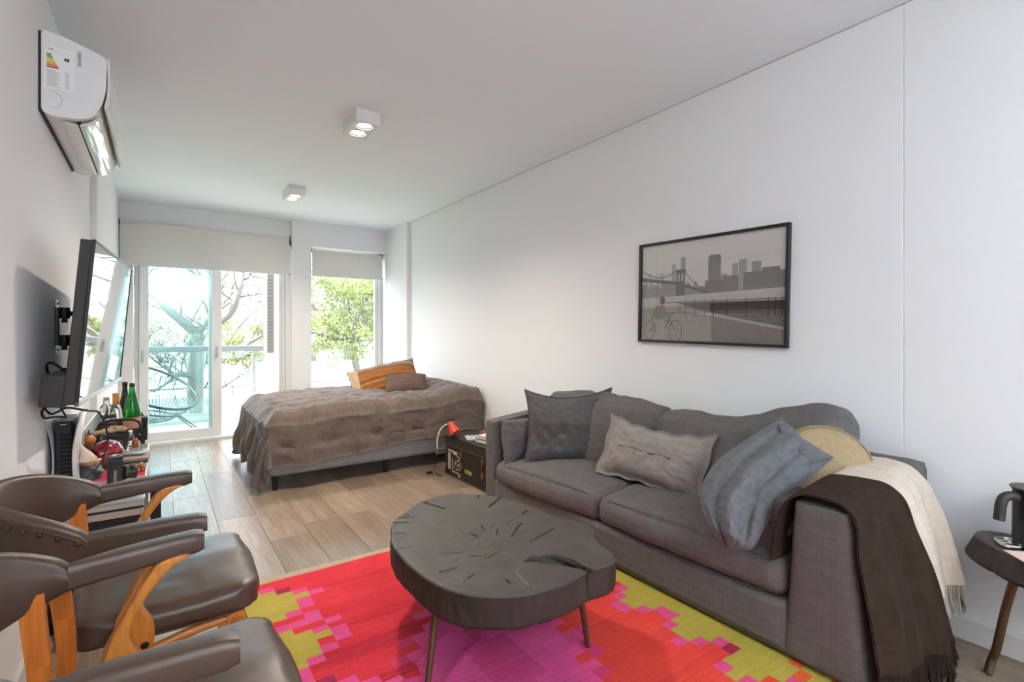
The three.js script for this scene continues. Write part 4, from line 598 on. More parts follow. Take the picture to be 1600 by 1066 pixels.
function slabTable(t, outline, c, yTop, thick, cracks, hole, o = {}) {
  const { nA = 720, nR = 110, flare = 0, seed = 1 } = o, curve = new THREE.CatmullRomCurve3(outline.map((p) => V(p[0] - c[0], 0, p[1] - c[1])), true, 'centripetal');
  const rim = curve.getSpacedPoints(nA).slice(0, nA), dip = (x, z) => {
    let d = 0; for (const [a, b, w, dep] of cracks) { const dx = b[0] - a[0], dz = b[1] - a[1], L2 = dx * dx + dz * dz, k = clamp(((x - a[0]) * dx + (z - a[1]) * dz) / L2), q = Math.hypot(x - a[0] - k * dx + 0.003 * noise(x * 60, z * 60), z - a[1] - k * dz), ww = w * (1 - Math.abs(k - 0.45) * 1.3) + 0.0012; d = Math.max(d, dep * (1 - sstep(ww * 0.3, ww, q))); }
    if (hole) for (let i = 0; i < hole.length - 1; i++) { const a = hole[i], b = hole[i + 1], dx = b[0] - a[0], dz = b[1] - a[1], k = clamp(((x - a[0]) * dx + (z - a[1]) * dz) / (dx * dx + dz * dz)), q = Math.hypot(x - a[0] - k * dx, z - a[1] - k * dz) + 0.006 * noise(x * 110, z * 110), ww = lerp(a[2], b[2], k); d = Math.max(d, 0.095 * (1 - sstep(ww * 0.72, ww, q))); }
    return d;
  };
  const pos = [], uv = [], idx = [];
  for (let i = 0; i < nR; i++) { const k = Math.pow((i + 0.5) / nR, 0.8), kk = i === nR - 1 ? 1 : k; for (let j = 0; j < nA; j++) { const x = rim[j].x * kk + c[0], z = rim[j].z * kk + c[1], r = kk, e = 1 - kk; const drop = e < 0.02 ? 0.005 * (1 - e / 0.02) ** 2 : 0; const rg = 0.0002 * Math.sin(r * 190 + 9 * noise(x * 6, z * 6)) + 0.0030 * noise(x * 9, z * 9, seed) + 0.0016 * ridge(x * 30, z * 30) * sstep(0.4, 0.1, r); pos.push(x, yTop + rg - drop - dip(x, z), z); uv.push(x, z); } }
  for (let i = 0; i < nR - 1; i++) for (let j = 0; j < nA; j++) { const a = i * nA + j, b = i * nA + (j + 1) % nA, d = a + nA, e = b + nA; idx.push(a, b, d, b, e, d); }
  const m = pos.length / 3; pos.push(c[0], yTop, c[1]); uv.push(c[0], c[1]); for (let j = 0; j < nA; j++) idx.push(m, (j + 1) % nA, j);
  const top = new THREE.BufferGeometry(); top.setAttribute('position', new THREE.Float32BufferAttribute(pos, 3)); top.setAttribute('uv', new THREE.Float32BufferAttribute(uv, 2)); top.setIndex(idx); top.computeVertexNormals();
  const rings = []; const S = 14; for (let s = 0; s <= S; s++) { const k = s / S, ring = []; for (let j = 0; j < nA; j += 2) { const p = rim[j], n = Math.hypot(p.x, p.z), x = p.x / n, z = p.z / n, w = 0.006 * noise(j * 0.06, k * 1.2, seed) + 0.0035 * noise(j * 0.25, k * 2, seed + 4), inn = k > 0.86 ? 0.02 * ((k - 0.86) / 0.14) ** 2 : 0, out = (s ? w : 0) + flare * Math.min(1, k * 1.3) - inn; ring.push([c[0] + p.x + x * out, (s ? yTop - 0.005 : pos[((nR - 1) * nA + j) * 3 + 1]) - (thick - 0.005) * k, c[1] + p.z + z * out]); } rings.push(ring); }
  const side = loft(rings.reverse(), true, true); side.setAttribute('uv', new THREE.Float32BufferAttribute([...Array(side.attributes.position.count)].flatMap((_, i) => [Math.atan2(side.attributes.position.getZ(i) - c[1], side.attributes.position.getX(i) - c[0]) * 0.4, side.attributes.position.getY(i) * 0.4]), 2));
  return [top, side];
}
{
  const t = thing('coffee_table', 'low coffee table of a blackened tree-trunk slice on thin bronze legs', 'coffee table'), A = [1.02, -1.66];
  const ck = (a, b, w, d = 0.022) => [a, b, w * 0.62 + 0.0006, d];
  const cracks = [ck([1.04, -2.285], [1.087, -2.097], 0.009), ck([1.40, -2.09], [1.269, -2.0], 0.008), ck([1.275, -1.753], [1.165, -1.663], 0.010), ck([1.36, -1.63], [1.193, -1.575], 0.006), ck([1.036, -1.785], [1.05, -1.736], 0.005), ck([0.861, -1.682], [0.945, -1.645], 0.005), ck([0.79, -1.557], [0.857, -1.553], 0.006), ck([0.855, -2.13], [0.928, -2.079], 0.008), ck([0.825, -2.085], [0.888, -2.042], 0.006), ck([1.392, -1.862], [1.346, -1.844], 0.006), ck([1.122, -1.825], [1.109, -1.783], 0.004), ck([1.163, -1.762], [1.124, -1.708], 0.004), ck([0.785, -1.958], [0.827, -1.94], 0.006), ck([1.294, -1.497], [1.39, -1.445], 0.005), ck([0.849, -1.463], [0.879, -1.48], 0.005), ck([0.942, -1.382], [0.94, -1.352], 0.004), ck([0.93, -1.60], [0.995, -1.57], 0.006, 0.006), ck([0.97, -1.555], [1.03, -1.565], 0.008, 0.007), ck([0.73, -1.82], [0.79, -1.80], 0.004), ck([1.30, -2.15], [1.335, -2.19], 0.004), ck([0.90, -2.15], [0.92, -2.11], 0.003), ...[...Array(22)].map((_, i) => { const a = i * 2.399, r = 0.08 + 0.26 * hash(i, 4), l = 0.04 + 0.08 * hash(i, 9); return ck([1.0 + r * Math.cos(a), -1.62 + r * 1.15 * Math.sin(a)], [1.0 + (r + l) * Math.cos(a + 0.05), -1.62 + (r + l) * 1.15 * Math.sin(a + 0.05)], 0.0012 + 0.0008 * hash(i, 2), 0.003); })];
  const [top, side] = slabTable(t, tableOutline, A, 0.38, 0.115, cracks, [[1.085, -1.452, 0.008], [1.125, -1.440, 0.030], [1.165, -1.410, 0.040], [1.19, -1.36, 0.034], [1.205, -1.31, 0.015], [1.216, -1.262, 0.009]], { seed: 3 });
  part('slab_top', top, M.char, t); part('bark_edge', side, M.barkChar, t);
  { const R = rng(19), sp = [], path = new THREE.CatmullRomCurve3([[1.10, -1.447], [1.14, -1.432], [1.172, -1.403], [1.195, -1.355], [1.206, -1.315]].map((p) => V(p[0], 0, p[1])));
    for (let i = 0; i < 230; i++) { const k = R(), p = path.getPointAt(k), w = 0.027 * Math.sin(PI * clamp(k * 0.9 + 0.08)), x = p.x + (R() - 0.5) * w * 1.6, z = p.z + (R() - 0.5) * w * 1.6; sp.push(rod([x, 0.31, z], [x + (R() - 0.5) * 0.012, 0.368 + R() * 0.012, z + (R() - 0.5) * 0.012], 0.003 + R() * 0.002, 0.0006, 5)); }
    part('burnt_splinters', sp, std(0x0e0d0c, 0.9), t, 'black splintered fibres inside the hollow').userData.kind = 'stuff'; }
  M.bronze = std(0x66503a, 0.45, { metalness: 0.6 });
  for (const [a, b] of [[[0.80, 0.275, -1.60], [0.735, 0.0115, -1.545]], [[1.30, 0.275, -1.42], [1.33, 0.0115, -1.395]], [[1.22, 0.275, -2.1], [1.27, 0.0115, -2.17]]]) { const l = part('leg', rod(a, b, 0.013, 0.0105, 12), M.bronze, t); part('mounting_plate', cyl(0.035, 0.035, 0.006, a[0], 0.268, a[2], 16), M.bronze, l); }
}

// ------------------------------------------------------------------ side table by the right wall
{
  const t = thing('side_table', 'small dark tree-slice side table at the right edge by the wall', 'side table'), o = [];
  const base = [[2.475, -0.535], [2.40, -0.52], [2.33, -0.455], [2.265, -0.375], [2.235, -0.27], [2.27, -0.17], [2.36, -0.10], [2.46, -0.10], [2.53, -0.16], [2.545, -0.30], [2.54, -0.44], [2.515, -0.51]];
  const [top, side] = slabTable(t, base, [2.41, -0.31], 0.47, 0.085, [[[2.36, -0.43], [2.30, -0.36], 0.004, 0.006], [[2.44, -0.47], [2.40, -0.42], 0.003, 0.005]], null, { nA: 320, nR: 50, flare: 0.026, seed: 6 });
  part('slab_top', top, M.char, t); part('bark_edge', side, M.barkChar, t);
  const leg = (pts) => part('leg', tube(pts, 0.0125, 24, 10), M.bronze, t);
  leg([[2.30, 0.39, -0.405], [2.33, 0.28, -0.43], [2.385, 0.085, -0.468], [2.40, 0.055, -0.478], [2.385, 0.005, -0.487]]); leg([[2.30, 0.39, -0.2], [2.27, 0.1, -0.14], [2.255, 0.06, -0.12], [2.26, 0.005, -0.12]]); leg([[2.47, 0.39, -0.25], [2.51, 0.1, -0.2], [2.52, 0.06, -0.19], [2.52, 0.005, -0.19]]);
}
{
  const t = thing('jug', 'matt black jug with a hooked open-ended handle on the side table', 'jug', [2.43, 0.47, -0.378]);
  part('body', lathe([[0.001, 0], [0.056, 0], [0.058, 0.004], [0.058, 0.012], [0.0565, 0.018], [0.055, 0.19], [0.056, 0.195], [0.060, 0.199], [0.060, 0.203], [0.001, 0.203]], 40), std(0x1a1b1a, 0.42), t);
  const lid = part('lid', lathe([[0.001, 0.209], [0.05, 0.208], [0.061, 0.206], [0.0625, 0.203], [0.058, 0.2]], 40), std(0x545552, 0.5), t); part('knob', lathe([[0.001, 0.222], [0.012, 0.221], [0.014, 0.215], [0.012, 0.207]], 20), M.satin, lid);
  const d = [-0.74, -0.67]; const at = (r, y) => [d[0] * r, y, d[1] * r];
  part('handle', tube([at(0.052, 0.172), at(0.075, 0.176), at(0.094, 0.168), at(0.104, 0.145), at(0.108, 0.108), at(0.110, 0.092)], 0.0155, 40, 16), std(0x2b2c2b, 0.5), t);
}
{ const t = thing('metal_ornament', 'small polished metal stand with cut-outs lying on the side table', 'ornament', [2.375, 0.473, -0.435], 0.6); const s = poly(spline([[-0.035, -0.02], [0.035, -0.022], [0.03, 0.02], [-0.028, 0.022]], 4)); for (const k of [-0.014, 0.014]) { const h = new THREE.Path(); h.absellipse(k, 0, 0.009, 0.008, 0, 7, true); s.holes.push(h); } part('plate', put(extrude(s, 0.006, 0.001), 0, 0.012, 0, PI / 2), M.chrome, t); part('rim', tube([[-0.035, 0.012, 0.02], [0.035, 0.014, 0.022], [0.03, 0.012, -0.02], [-0.028, 0.012, -0.022]], 0.003, 40, 6, true), M.chrome, t); for (const x of [-0.028, 0.028]) part('foot', rbox(0.006, 0.012, 0.03, 0.002, x, 0.006, 0), M.chrome, t); }
{ const cm = canvasTex(128, 192, (c, w, h) => { c.fillStyle = '#e3c9be'; c.fillRect(0, 0, w, h); c.fillStyle = '#c43a48'; c.fillRect(0, h - 16, w, 16); c.fillStyle = '#c9485a'; for (let i = 0; i < 6; i++) c.fillRect(60 + (i % 3) * 16, 60 + i * 14, 10, 8); }); const t = thing('card', 'pale pink printed card lying by the jug on the side table', 'card', [2.325, 0.474, -0.345], 0.75); part('sheet', new THREE.BoxGeometry(0.10, 0.002, 0.15), cm ? std(0xffffff, 0.6, { map: cm }) : null, t); }

// ------------------------------------------------------------------ captain's chairs
M.leather = phys(new THREE.Color().setRGB(0.076, 0.042, 0.028), 0.36, { bumpMap: dataTex(512, 512, (u, v, x, y) => 128 + tn(u, v, 48, 3) * 110 + (hash(x, y) - 0.5) * 40, false, [6, 6]), bumpScale: 0.0006, clearcoat: 0.12, clearcoatRoughness: 0.3 });
M.oak = phys(0xffffff, 0.42, { map: (() => { const t = dataTex(256, 256, (u, v, x, y) => { const k = 0.5 + 0.5 * noise(u * 26, v * 3, 4) + 0.35 * noise(u * 90, v * 7, 8) + 0.4 * fbm(u * 4, v * 2, 1); return [lerp(176, 216, k), lerp(104, 138, k), lerp(34, 54, k)]; }); t.repeat.set(4, 2); return t; })(), clearcoat: 0.35, clearcoatRoughness: 0.3 });
M.oakDark = phys(0xffe4c4, 0.45, { map: M.oak.map, clearcoat: 0.3, clearcoatRoughness: 0.3 });
M.brass = std(0x5a4535, 0.35, { metalness: 0.8 });
function captainChair(label) {
  const t = thing('armchair', label, 'chair', [-0.05, 0, 0], 0, 'leather captain chairs'), X = (x) => x + 0.05;
  // horseshoe back
  const W = 0.243, C = (f) => { const c = Math.max(0, Math.cos(f)), s = Math.sin(f); return [-0.150 - 0.205 * Math.pow(c, 0.85), W * Math.sign(s) * Math.pow(Math.abs(s), 0.92)]; };
  const topY = (f) => 0.692 + 0.110 * Math.pow(Math.max(0, Math.cos(f)), 0.60) - 0.014 * Math.cos(f) ** 4, botY = (f) => 0.642 - 0.070 * Math.pow(Math.max(0, Math.cos(f)), 0.8);
  const backP = (f, y, off) => { const p = C(f), a = C(f + 0.01), b = C(f - 0.01), tx = a[0] - b[0], tz = a[1] - b[1], L = Math.hypot(tx, tz) || 1, nx = -tz / L * -1, nz = tx / L * -1; const k = (y - 0.65) * 0.22 * Math.cos(f); return [X(p[0] + nx * off - k), y, p[1] + nz * off]; };
  const rings = [], n = 60; let sign = backP(0, 0.7, 0.01)[0] < backP(0, 0.7, 0)[0] ? 1 : -1;   // +: outwards
  for (let i = 0; i <= n; i++) {
    const f = lerp(-PI / 2, PI / 2, i / n), y0 = botY(f), y1 = topY(f), h = y1 - y0, ring = [], th = 0.017;
    const prof = []; for (let k = 0; k <= 6; k++) { const a = PI * k / 6; prof.push([th * Math.cos(a) * 1.15, y1 - th + th * Math.sin(a)]); } for (let k = 1; k < 7; k++) prof.push([-th * (1 + 0.35 * Math.sin(PI * k / 7)), lerp(y1 - th, y0 + th, k / 7)]); for (let k = 0; k <= 6; k++) { const a = PI + PI * k / 6; prof.push([th * Math.cos(a), y0 + th * 0.8 + th * 0.8 * Math.sin(a)]); } for (let k = 1; k < 7; k++) prof.push([th, lerp(y0 + th, y1 - th, k / 7)]);
    for (const [o, y] of prof) ring.push(backP(f, y, o * sign)); rings.push(ring);
  }
  part('backrest', loft(rings, true, true), M.leather, t);
  part('welt', tube([...Array(41)].map((_, i) => { const f = lerp(-PI / 2, PI / 2, i / 40); return backP(f, topY(f) - 0.026, 0.0165 * sign); }), 0.0028, 90, 6), M.leather, t);
  for (let i = 0; i < 23; i++) { const f = lerp(-1.5, 1.5, i / 22), p = backP(f, topY(f) - 0.033, 0.019 * sign), m = part('nail_head', new THREE.SphereGeometry(0.0065, 8, 6), M.brass, t); m.position.set(...p); }
  for (const s of [-1, 1]) {
    // padded arm
    const ar = []; for (let i = 0; i <= 14; i++) { const k = i / 14, x = lerp(-0.155, 0.098, k), z = s * (W + 0.030 * k - 0.002), yt = 0.694 + 0.008 * k + 0.003 * Math.sin(k * PI), hh = lerp(0.052, 0.046, k), ww = lerp(0.042, 0.056, sstep(0, 0.4, k)), e = k > 0.93 ? (k - 0.93) / 0.07 : 0, q = [];
      for (let j = 0; j < 20; j++) { const a = j / 20 * 2 * PI, c = Math.cos(a), sn = Math.sin(a), px = Math.sign(c) * Math.pow(Math.abs(c), 0.45) * ww / 2 * (1 - 0.16 * e * e), py = Math.sign(sn) * Math.pow(Math.abs(sn), 0.5) * hh / 2 * (1 - 0.2 * e * e); q.push([X(x), yt - hh / 2 + py + (sn > 0.4 ? 0.004 * Math.sin(Math.abs(c) < 0.6 ? 1.5 : 0) : 0), z + px]); } ar.push(q); }
    part('armrest', loft(ar, true, true), M.leather, t);
    // curved arm support
    const sup = spline([[0.066, 0.662], [0.012, 0.662], [-0.012, 0.640], [-0.045, 0.585], [-0.078, 0.52], [-0.100, 0.455], [-0.108, 0.40], [-0.105, 0.32], [-0.03, 0.335], [-0.022, 0.375], [-0.018, 0.415], [-0.024, 0.445], [-0.044, 0.485], [-0.048, 0.52], [-0.03, 0.565], [0.0, 0.61], [0.03, 0.64]], 5).map((p) => [X(p[0]), p[1]]);
    const g = extrude(poly(sup), 0.034, 0.007, 3); put(g, 0, 0, s > 0 ? 0.232 : -0.266); part('arm_support', boxUV(g), M.oak, t);
    const blade = spline([[-0.10, 0.47], [-0.106, 0.40], [-0.108, 0.30], [-0.036, 0.315], [-0.035, 0.34], [-0.062, 0.375], [-0.070, 0.42], [-0.072, 0.48], [-0.062, 0.54], [-0.075, 0.52]], 4).map((p) => [X(p[0]), p[1]]);
    part('support_blade', boxUV(put(extrude(poly(blade), 0.02, 0.005, 2), 0, 0, s > 0 ? 0.258 : -0.278)), M.oak, t);
    const sc = part('screw', put(lathe([[0.001, 0.005], [0.005, 0.0045], [0.0085, 0.002], [0.009, 0]], 16), X(-0.04), 0.387, s * 0.266, s * PI / 2), M.darkmetal, t); part('slot', rbox(0.012, 0.0018, 0.001, 0.0004, X(-0.04), 0.387, s * 0.2715), M.black, sc);
    // rear upright that runs on to the floor as a leg
    const up = []; for (let i = 0; i <= 12; i++) { const k = i / 12, y = lerp(0.655, 0.006, k), x = -0.212 + 0.02 * sstep(0, 0.45, k) - 0.06 * sstep(0.35, 1, k), z = s * (0.232 + 0.006 * k), w = lerp(0.040, 0.030, k); up.push([[X(x - w / 2), y, z - 0.015], [X(x + w / 2), y, z - 0.015], [X(x + w / 2), y, z + 0.015], [X(x - w / 2), y, z + 0.015]]); }
    part('rear_leg', boxUV(toCreasedNormals(loft(up, true, true), 0.6)), M.oakDark, t);
    // back splat
    const sp = []; for (let i = 0; i <= 6; i++) { const k = i / 6, y = lerp(0.63, 0.37, k), x = -0.315 + 0.07 * k, z = s * lerp(0.135, 0.12, k); sp.push([[X(x - 0.009), y, z - 0.034], [X(x + 0.009), y, z - 0.034], [X(x + 0.009), y, z + 0.034], [X(x - 0.009), y, z + 0.034]]); }
    part('back_splat', boxUV(toCreasedNormals(loft(sp, true, true), 0.6)), M.oak, t);
    // front leg with a carved scroll and the side rail
    const fl = [[0.175, 0.385, 0.046], [0.18, 0.35, 0.048], [0.182, 0.30, 0.040], [0.19, 0.15, 0.034], [0.198, 0.006, 0.030]].map(([x, y, w]) => [[X(x - w / 2), y, s * 0.2 - w / 2], [X(x + w / 2), y, s * 0.2 - w / 2], [X(x + w / 2), y, s * 0.2 + w / 2], [X(x - w / 2), y, s * 0.2 + w / 2]]);
    const leg = part('front_leg', boxUV(toCreasedNormals(loft(fl, true, true), 0.6)), M.oak, t);
    part('scroll', tube([...Array(22)].map((_, i) => { const a = i * 0.5, r = 0.017 * (1 - i / 26); return [X(0.178 + r * Math.cos(a)), 0.357 + r * Math.sin(a), s * 0.2255]; }), 0.0028, 60, 6), M.oakDark, leg);
    part('side_rail', tube([[X(-0.10), 0.335, s * 0.235], [X(-0.02), 0.352, s * 0.228], [X(0.08), 0.365, s * 0.215], [X(0.17), 0.368, s * 0.205]], 0.0135, 24, 8), M.oak, t);
  }
  part('front_rail', rbox(0.022, 0.045, 0.37, 0.006, X(0.18), 0.36, 0), M.oak, t);
  // seat
  const seat = block(0.44, 0.078, 0.50, { r: 0.026, crown: 0.020, wr: 0.003, seed: 5, nx: 40, ny: 8, nz: 40, shape: (x, y, z, u, v, s) => {
    const taper = lerp(0.90, 1.0, (u + 1) / 2), rr = 0.30, au = Math.abs(u), as = Math.abs(s); let k = 1; const cu = Math.max(0, (au - 0.72) / 0.28), cs = Math.max(0, (as - 0.72) / 0.28), q = Math.hypot(cu, cs); if (q > 1 && cu > 0 && cs > 0) k = 1; let X2 = x, Z2 = z; if (cu > 0 && cs > 0) { const m = Math.max(cu, cs) / q; X2 = Math.sign(x) * 0.22 * (0.72 + 0.28 * cu * m); Z2 = Math.sign(z) * 0.25 * (0.72 + 0.28 * cs * m); }
    return [X2, y + 0.006 * (u > 0 ? u : 0) - 0.012 * (v > 0 ? Math.exp(-((u + 0.1) ** 2 + s * s) * 2.2) : 0) + 0.012 * (v > 0 ? Math.exp(-(s * s) * 9) * sstep(-0.2, 0.9, u) : 0), Z2 * taper];
  } });
  part('seat', put(seat, X(0.02), 0.425, 0), M.leather, t);
  part('seat_welt', tube([...Array(48)].map((_, i) => { const a = i / 48 * 2 * PI, c = Math.cos(a), s = Math.sin(a), u = Math.sign(c) * Math.pow(Math.abs(c), 0.45), v = Math.sign(s) * Math.pow(Math.abs(s), 0.45); return [X(0.02 + 0.219 * u), 0.392, 0.249 * v * lerp(0.9, 1, (u + 1) / 2)]; }), 0.003, 160, 6, true), M.leather, t);
  return t;
}
const chair = captainChair('brown leather captain chair farther from the camera, its studded horseshoe back in full view'); chair.position.set(-0.048, 0, -1.886); chair.rotation.y = 0.02;
const chair2 = chair.clone(); chair2.name = numbered('armchair'); chair2.position.set(-0.05, 0, -1.21); chair2.rotation.y = 0.03; chair2.userData = { ...chair.userData, label: 'brown leather captain chair nearest the camera, cut off by the lower left corner' }; scene.add(chair2);

// ------------------------------------------------------------------ framed photograph
const printTex = canvasTex(1400, 890, (c, w, h) => {
  const R = rng(12); let g = c.createLinearGradient(0, 0, 0, h); g.addColorStop(0, '#d4d3ce'); g.addColorStop(0.5, '#c2c1bb'); g.addColorStop(1, '#9a9792'); c.fillStyle = g; c.fillRect(0, 0, w, h);
  const hz = (x) => 0.545 * h - 0.035 * h * (x / w), F = (x, y, a, b, s) => { c.fillStyle = s; c.fillRect(x * w, y * h, a * w, b * h); };
  for (const [x, y, a, s] of [[0.02, 0.34, 0.03, '#a09f9a'], [0.06, 0.30, 0.02, '#a3a29d'], [0.16, 0.30, 0.025, '#a2a19c'], [0.25, 0.22, 0.03, '#9c9b96'], [0.32, 0.16, 0.035, '#8e8d89'], [0.68, 0.27, 0.035, '#999893'], [0.72, 0.24, 0.05, '#979691'], [0.80, 0.27, 0.055, '#8c8b87'], [0.60, 0.36, 0.05, '#94938e']]) F(x, y, a, 0.56 - y, s);
  F(0.52, 0.185, 0.085, 0.36, '#74736f'); F(0.53, 0.17, 0.07, 0.02, '#74736f'); for (let i = 0; i < 200; i++) F(0.523 + R() * 0.078, 0.2 + R() * 0.25, 0.004, 0.006, '#83827e');
  F(0.50, 0.41, 0.12, 0.14, '#6b6a66'); F(0.62, 0.38, 0.10, 0.16, '#716f6b'); F(0.75, 0.36, 0.25, 0.16, '#6d6c68'); F(0.86, 0.33, 0.1, 0.1, '#6d6c68'); F(0, 0.46, 0.5, 0.11, '#7e7d79'); for (let i = 0; i < 90; i++) F(R() * 0.45, 0.40 + R() * 0.1, 0.01 + R() * 0.02, 0.12, '#83827e');
  // suspension bridge
  c.strokeStyle = '#4e4d4a'; c.fillStyle = '#55544f'; c.beginPath(); c.moveTo(0, 0.335 * h); c.lineTo(0.3 * w, 0.40 * h); c.lineTo(0.52 * w, 0.515 * h); c.lineTo(0.52 * w, 0.54 * h); c.lineTo(0.3 * w, 0.435 * h); c.lineTo(0, 0.375 * h); c.fill();
  c.fillRect(0.285 * w, 0.285 * h, 0.068 * w, 0.28 * h); c.fillRect(0.28 * w, 0.28 * h, 0.078 * w, 0.018 * h); c.fillStyle = '#a3a29d'; for (const x of [0.298, 0.326]) { c.beginPath(); c.moveTo(x * w, 0.40 * h); c.lineTo(x * w, 0.33 * h); c.quadraticCurveTo((x + 0.008) * w, 0.30 * h, (x + 0.016) * w, 0.33 * h); c.lineTo((x + 0.016) * w, 0.40 * h); c.fill(); }
  c.lineWidth = 4; for (const o of [0, 0.012]) { c.beginPath(); c.moveTo(0, (0.25 + o) * h); c.quadraticCurveTo(0.16 * w, 0.42 * h, 0.29 * w, (0.285 + o) * h); c.stroke(); c.beginPath(); c.moveTo(0.35 * w, (0.285 + o) * h); c.quadraticCurveTo(0.40 * w, 0.43 * h, 0.5 * w, 0.49 * h); c.stroke(); }
  c.lineWidth = 1; for (let i = 0; i < 30; i++) { c.beginPath(); c.moveTo(i * 0.0096 * w, 0.30 * h); c.lineTo(i * 0.0096 * w, 0.37 * h); c.stroke(); }
  // water
  g = c.createLinearGradient(0, 0.54 * h, 0, 0.72 * h); g.addColorStop(0, '#b4b2ad'); g.addColorStop(1, '#9d9b96'); c.fillStyle = g; c.beginPath(); c.moveTo(0, 0.56 * h); c.lineTo(w, 0.51 * h); c.lineTo(w, 0.72 * h); c.lineTo(0, 0.72 * h); c.fill(); for (let i = 0; i < 1600; i++) { c.fillStyle = R() < 0.5 ? 'rgba(120,118,113,.4)' : 'rgba(180,178,172,.4)'; c.fillRect(R() * w, (0.55 + R() * 0.13) * h, 8 + R() * 20, 2); }
  c.strokeStyle = '#7b7a75'; c.lineWidth = 5; c.beginPath(); c.moveTo(0.5 * w, 0.53 * h); c.lineTo(w, 0.495 * h); c.stroke();
  // quay and railing
  c.fillStyle = '#84807b'; c.beginPath(); c.moveTo(0, 0.66 * h); c.lineTo(0.33 * w, 0.655 * h); c.lineTo(w, 0.87 * h); c.lineTo(w, h); c.lineTo(0, h); c.fill(); c.fillStyle = '#6c6964'; c.beginPath(); c.moveTo(0.33 * w, 0.65 * h); c.lineTo(w, 0.62 * h); c.lineTo(w, 0.86 * h); c.fill();
  for (let i = 0; i < 2600; i++) { c.fillStyle = R() < 0.5 ? 'rgba(90,87,82,.25)' : 'rgba(175,172,166,.22)'; c.fillRect(R() * w, (0.68 + R() * 0.32) * h, 4 + R() * 26, 1 + R() * 3); }
  c.fillStyle = '#a7a49f'; c.beginPath(); c.moveTo(0.33 * w, 0.665 * h); c.lineTo(w, 0.85 * h); c.lineTo(w, 0.875 * h); c.lineTo(0.33 * w, 0.69 * h); c.fill();
  c.strokeStyle = '#24221f'; c.fillStyle = '#34322e'; c.globalAlpha = 0.75; c.beginPath(); c.moveTo(0.3 * w, 0.615 * h); c.lineTo(w, 0.62 * h); c.lineTo(w, 0.70 * h); c.lineTo(0.5 * w, 0.70 * h); c.fill(); c.globalAlpha = 1;
  c.lineWidth = 5; for (const [a, b] of [[0.60, 0.60], [0.70, 0.72]]) { c.beginPath(); c.moveTo(0.2 * w, (a + 0.01) * h); c.lineTo(w, b * h); c.stroke(); } c.lineWidth = 2; for (let i = 0; i < 120; i++) { const x = (0.3 + i * 0.006) * w; c.beginPath(); c.moveTo(x, 0.605 * h); c.lineTo(x, 0.705 * h); c.stroke(); } c.lineWidth = 7; for (const x of [0.36, 0.43, 0.5, 0.56, 0.65, 0.77, 0.90, 0.94, 0.975]) { c.beginPath(); c.moveTo(x * w, 0.59 * h); c.lineTo(x * w, 0.75 * h); c.stroke(); }
  // person with a bicycle, seen from behind
  c.strokeStyle = '#23211f'; c.lineWidth = 7; for (const [x, y, r] of [[0.075, 0.895, 0.062], [0.285, 0.90, 0.068]]) { c.beginPath(); c.ellipse(x * w, y * h, r * w * 0.72, r * w, 0, 0, 7); c.stroke(); }
  c.lineWidth = 8; c.beginPath(); c.moveTo(0.075 * w, 0.895 * h); c.lineTo(0.15 * w, 0.80 * h); c.lineTo(0.24 * w, 0.79 * h); c.lineTo(0.285 * w, 0.90 * h); c.moveTo(0.24 * w, 0.79 * h); c.lineTo(0.175 * w, 0.92 * h); c.lineTo(0.075 * w, 0.895 * h); c.moveTo(0.24 * w, 0.79 * h); c.lineTo(0.235 * w, 0.735 * h); c.lineTo(0.27 * w, 0.72 * h); c.stroke();
  c.fillStyle = '#8f8981'; c.fillRect(0.125 * w, 0.76 * h, 0.034 * w, 0.24 * h); c.fillRect(0.163 * w, 0.76 * h, 0.034 * w, 0.22 * h); c.fillStyle = '#6a655e'; c.beginPath(); c.moveTo(0.11 * w, 0.66 * h); c.quadraticCurveTo(0.17 * w, 0.61 * h, 0.205 * w, 0.66 * h); c.lineTo(0.20 * w, 0.78 * h); c.lineTo(0.12 * w, 0.78 * h); c.fill(); c.lineWidth = 18; c.strokeStyle = '#5d5852'; c.beginPath(); c.moveTo(0.20 * w, 0.68 * h); c.lineTo(0.225 * w, 0.76 * h); c.lineTo(0.25 * w, 0.765 * h); c.moveTo(0.115 * w, 0.68 * h); c.lineTo(0.095 * w, 0.79 * h); c.stroke();
  c.fillStyle = '#3a3632'; c.beginPath(); c.ellipse(0.178 * w, 0.585 * h, 0.021 * w, 0.045 * h, 0, 0, 7); c.fill();
});
{
  const t = thing('framed_picture', 'black-framed monochrome photograph of a river bridge and a cyclist on the right wall', 'picture', [XR, 1.45, -1.735]); t.rotation.set(0, -PI / 2, 0); t.rotateZ(-0.022);
  const w = 0.955, h = 0.628, f = 0.016, d = 0.026;
  part('frame', [rbox(w, f, d, 0.002, 0, h / 2 - f / 2, d / 2 + 0.002), rbox(w, f, d, 0.002, 0, -h / 2 + f / 2, d / 2 + 0.002), rbox(f, h - 2 * f, d, 0.002, -w / 2 + f / 2, 0, d / 2 + 0.002), rbox(f, h - 2 * f, d, 0.002, w / 2 - f / 2, 0, d / 2 + 0.002)], std(0x1c1d1d, 0.45), t);
  part('print', put(new THREE.BoxGeometry(w - 2 * f + 0.004, h - 2 * f + 0.004, 0.004), 0, 0, 0.008), std(0xffffff, 0.5, { map: printTex }), t, 'monochrome print with a bridge, towers, a railing and a cyclist');
  part('glazing', new THREE.BoxGeometry(w - 2 * f, h - 2 * f, 0.002).translate(0, 0, 0.017), M.glass, t);
}

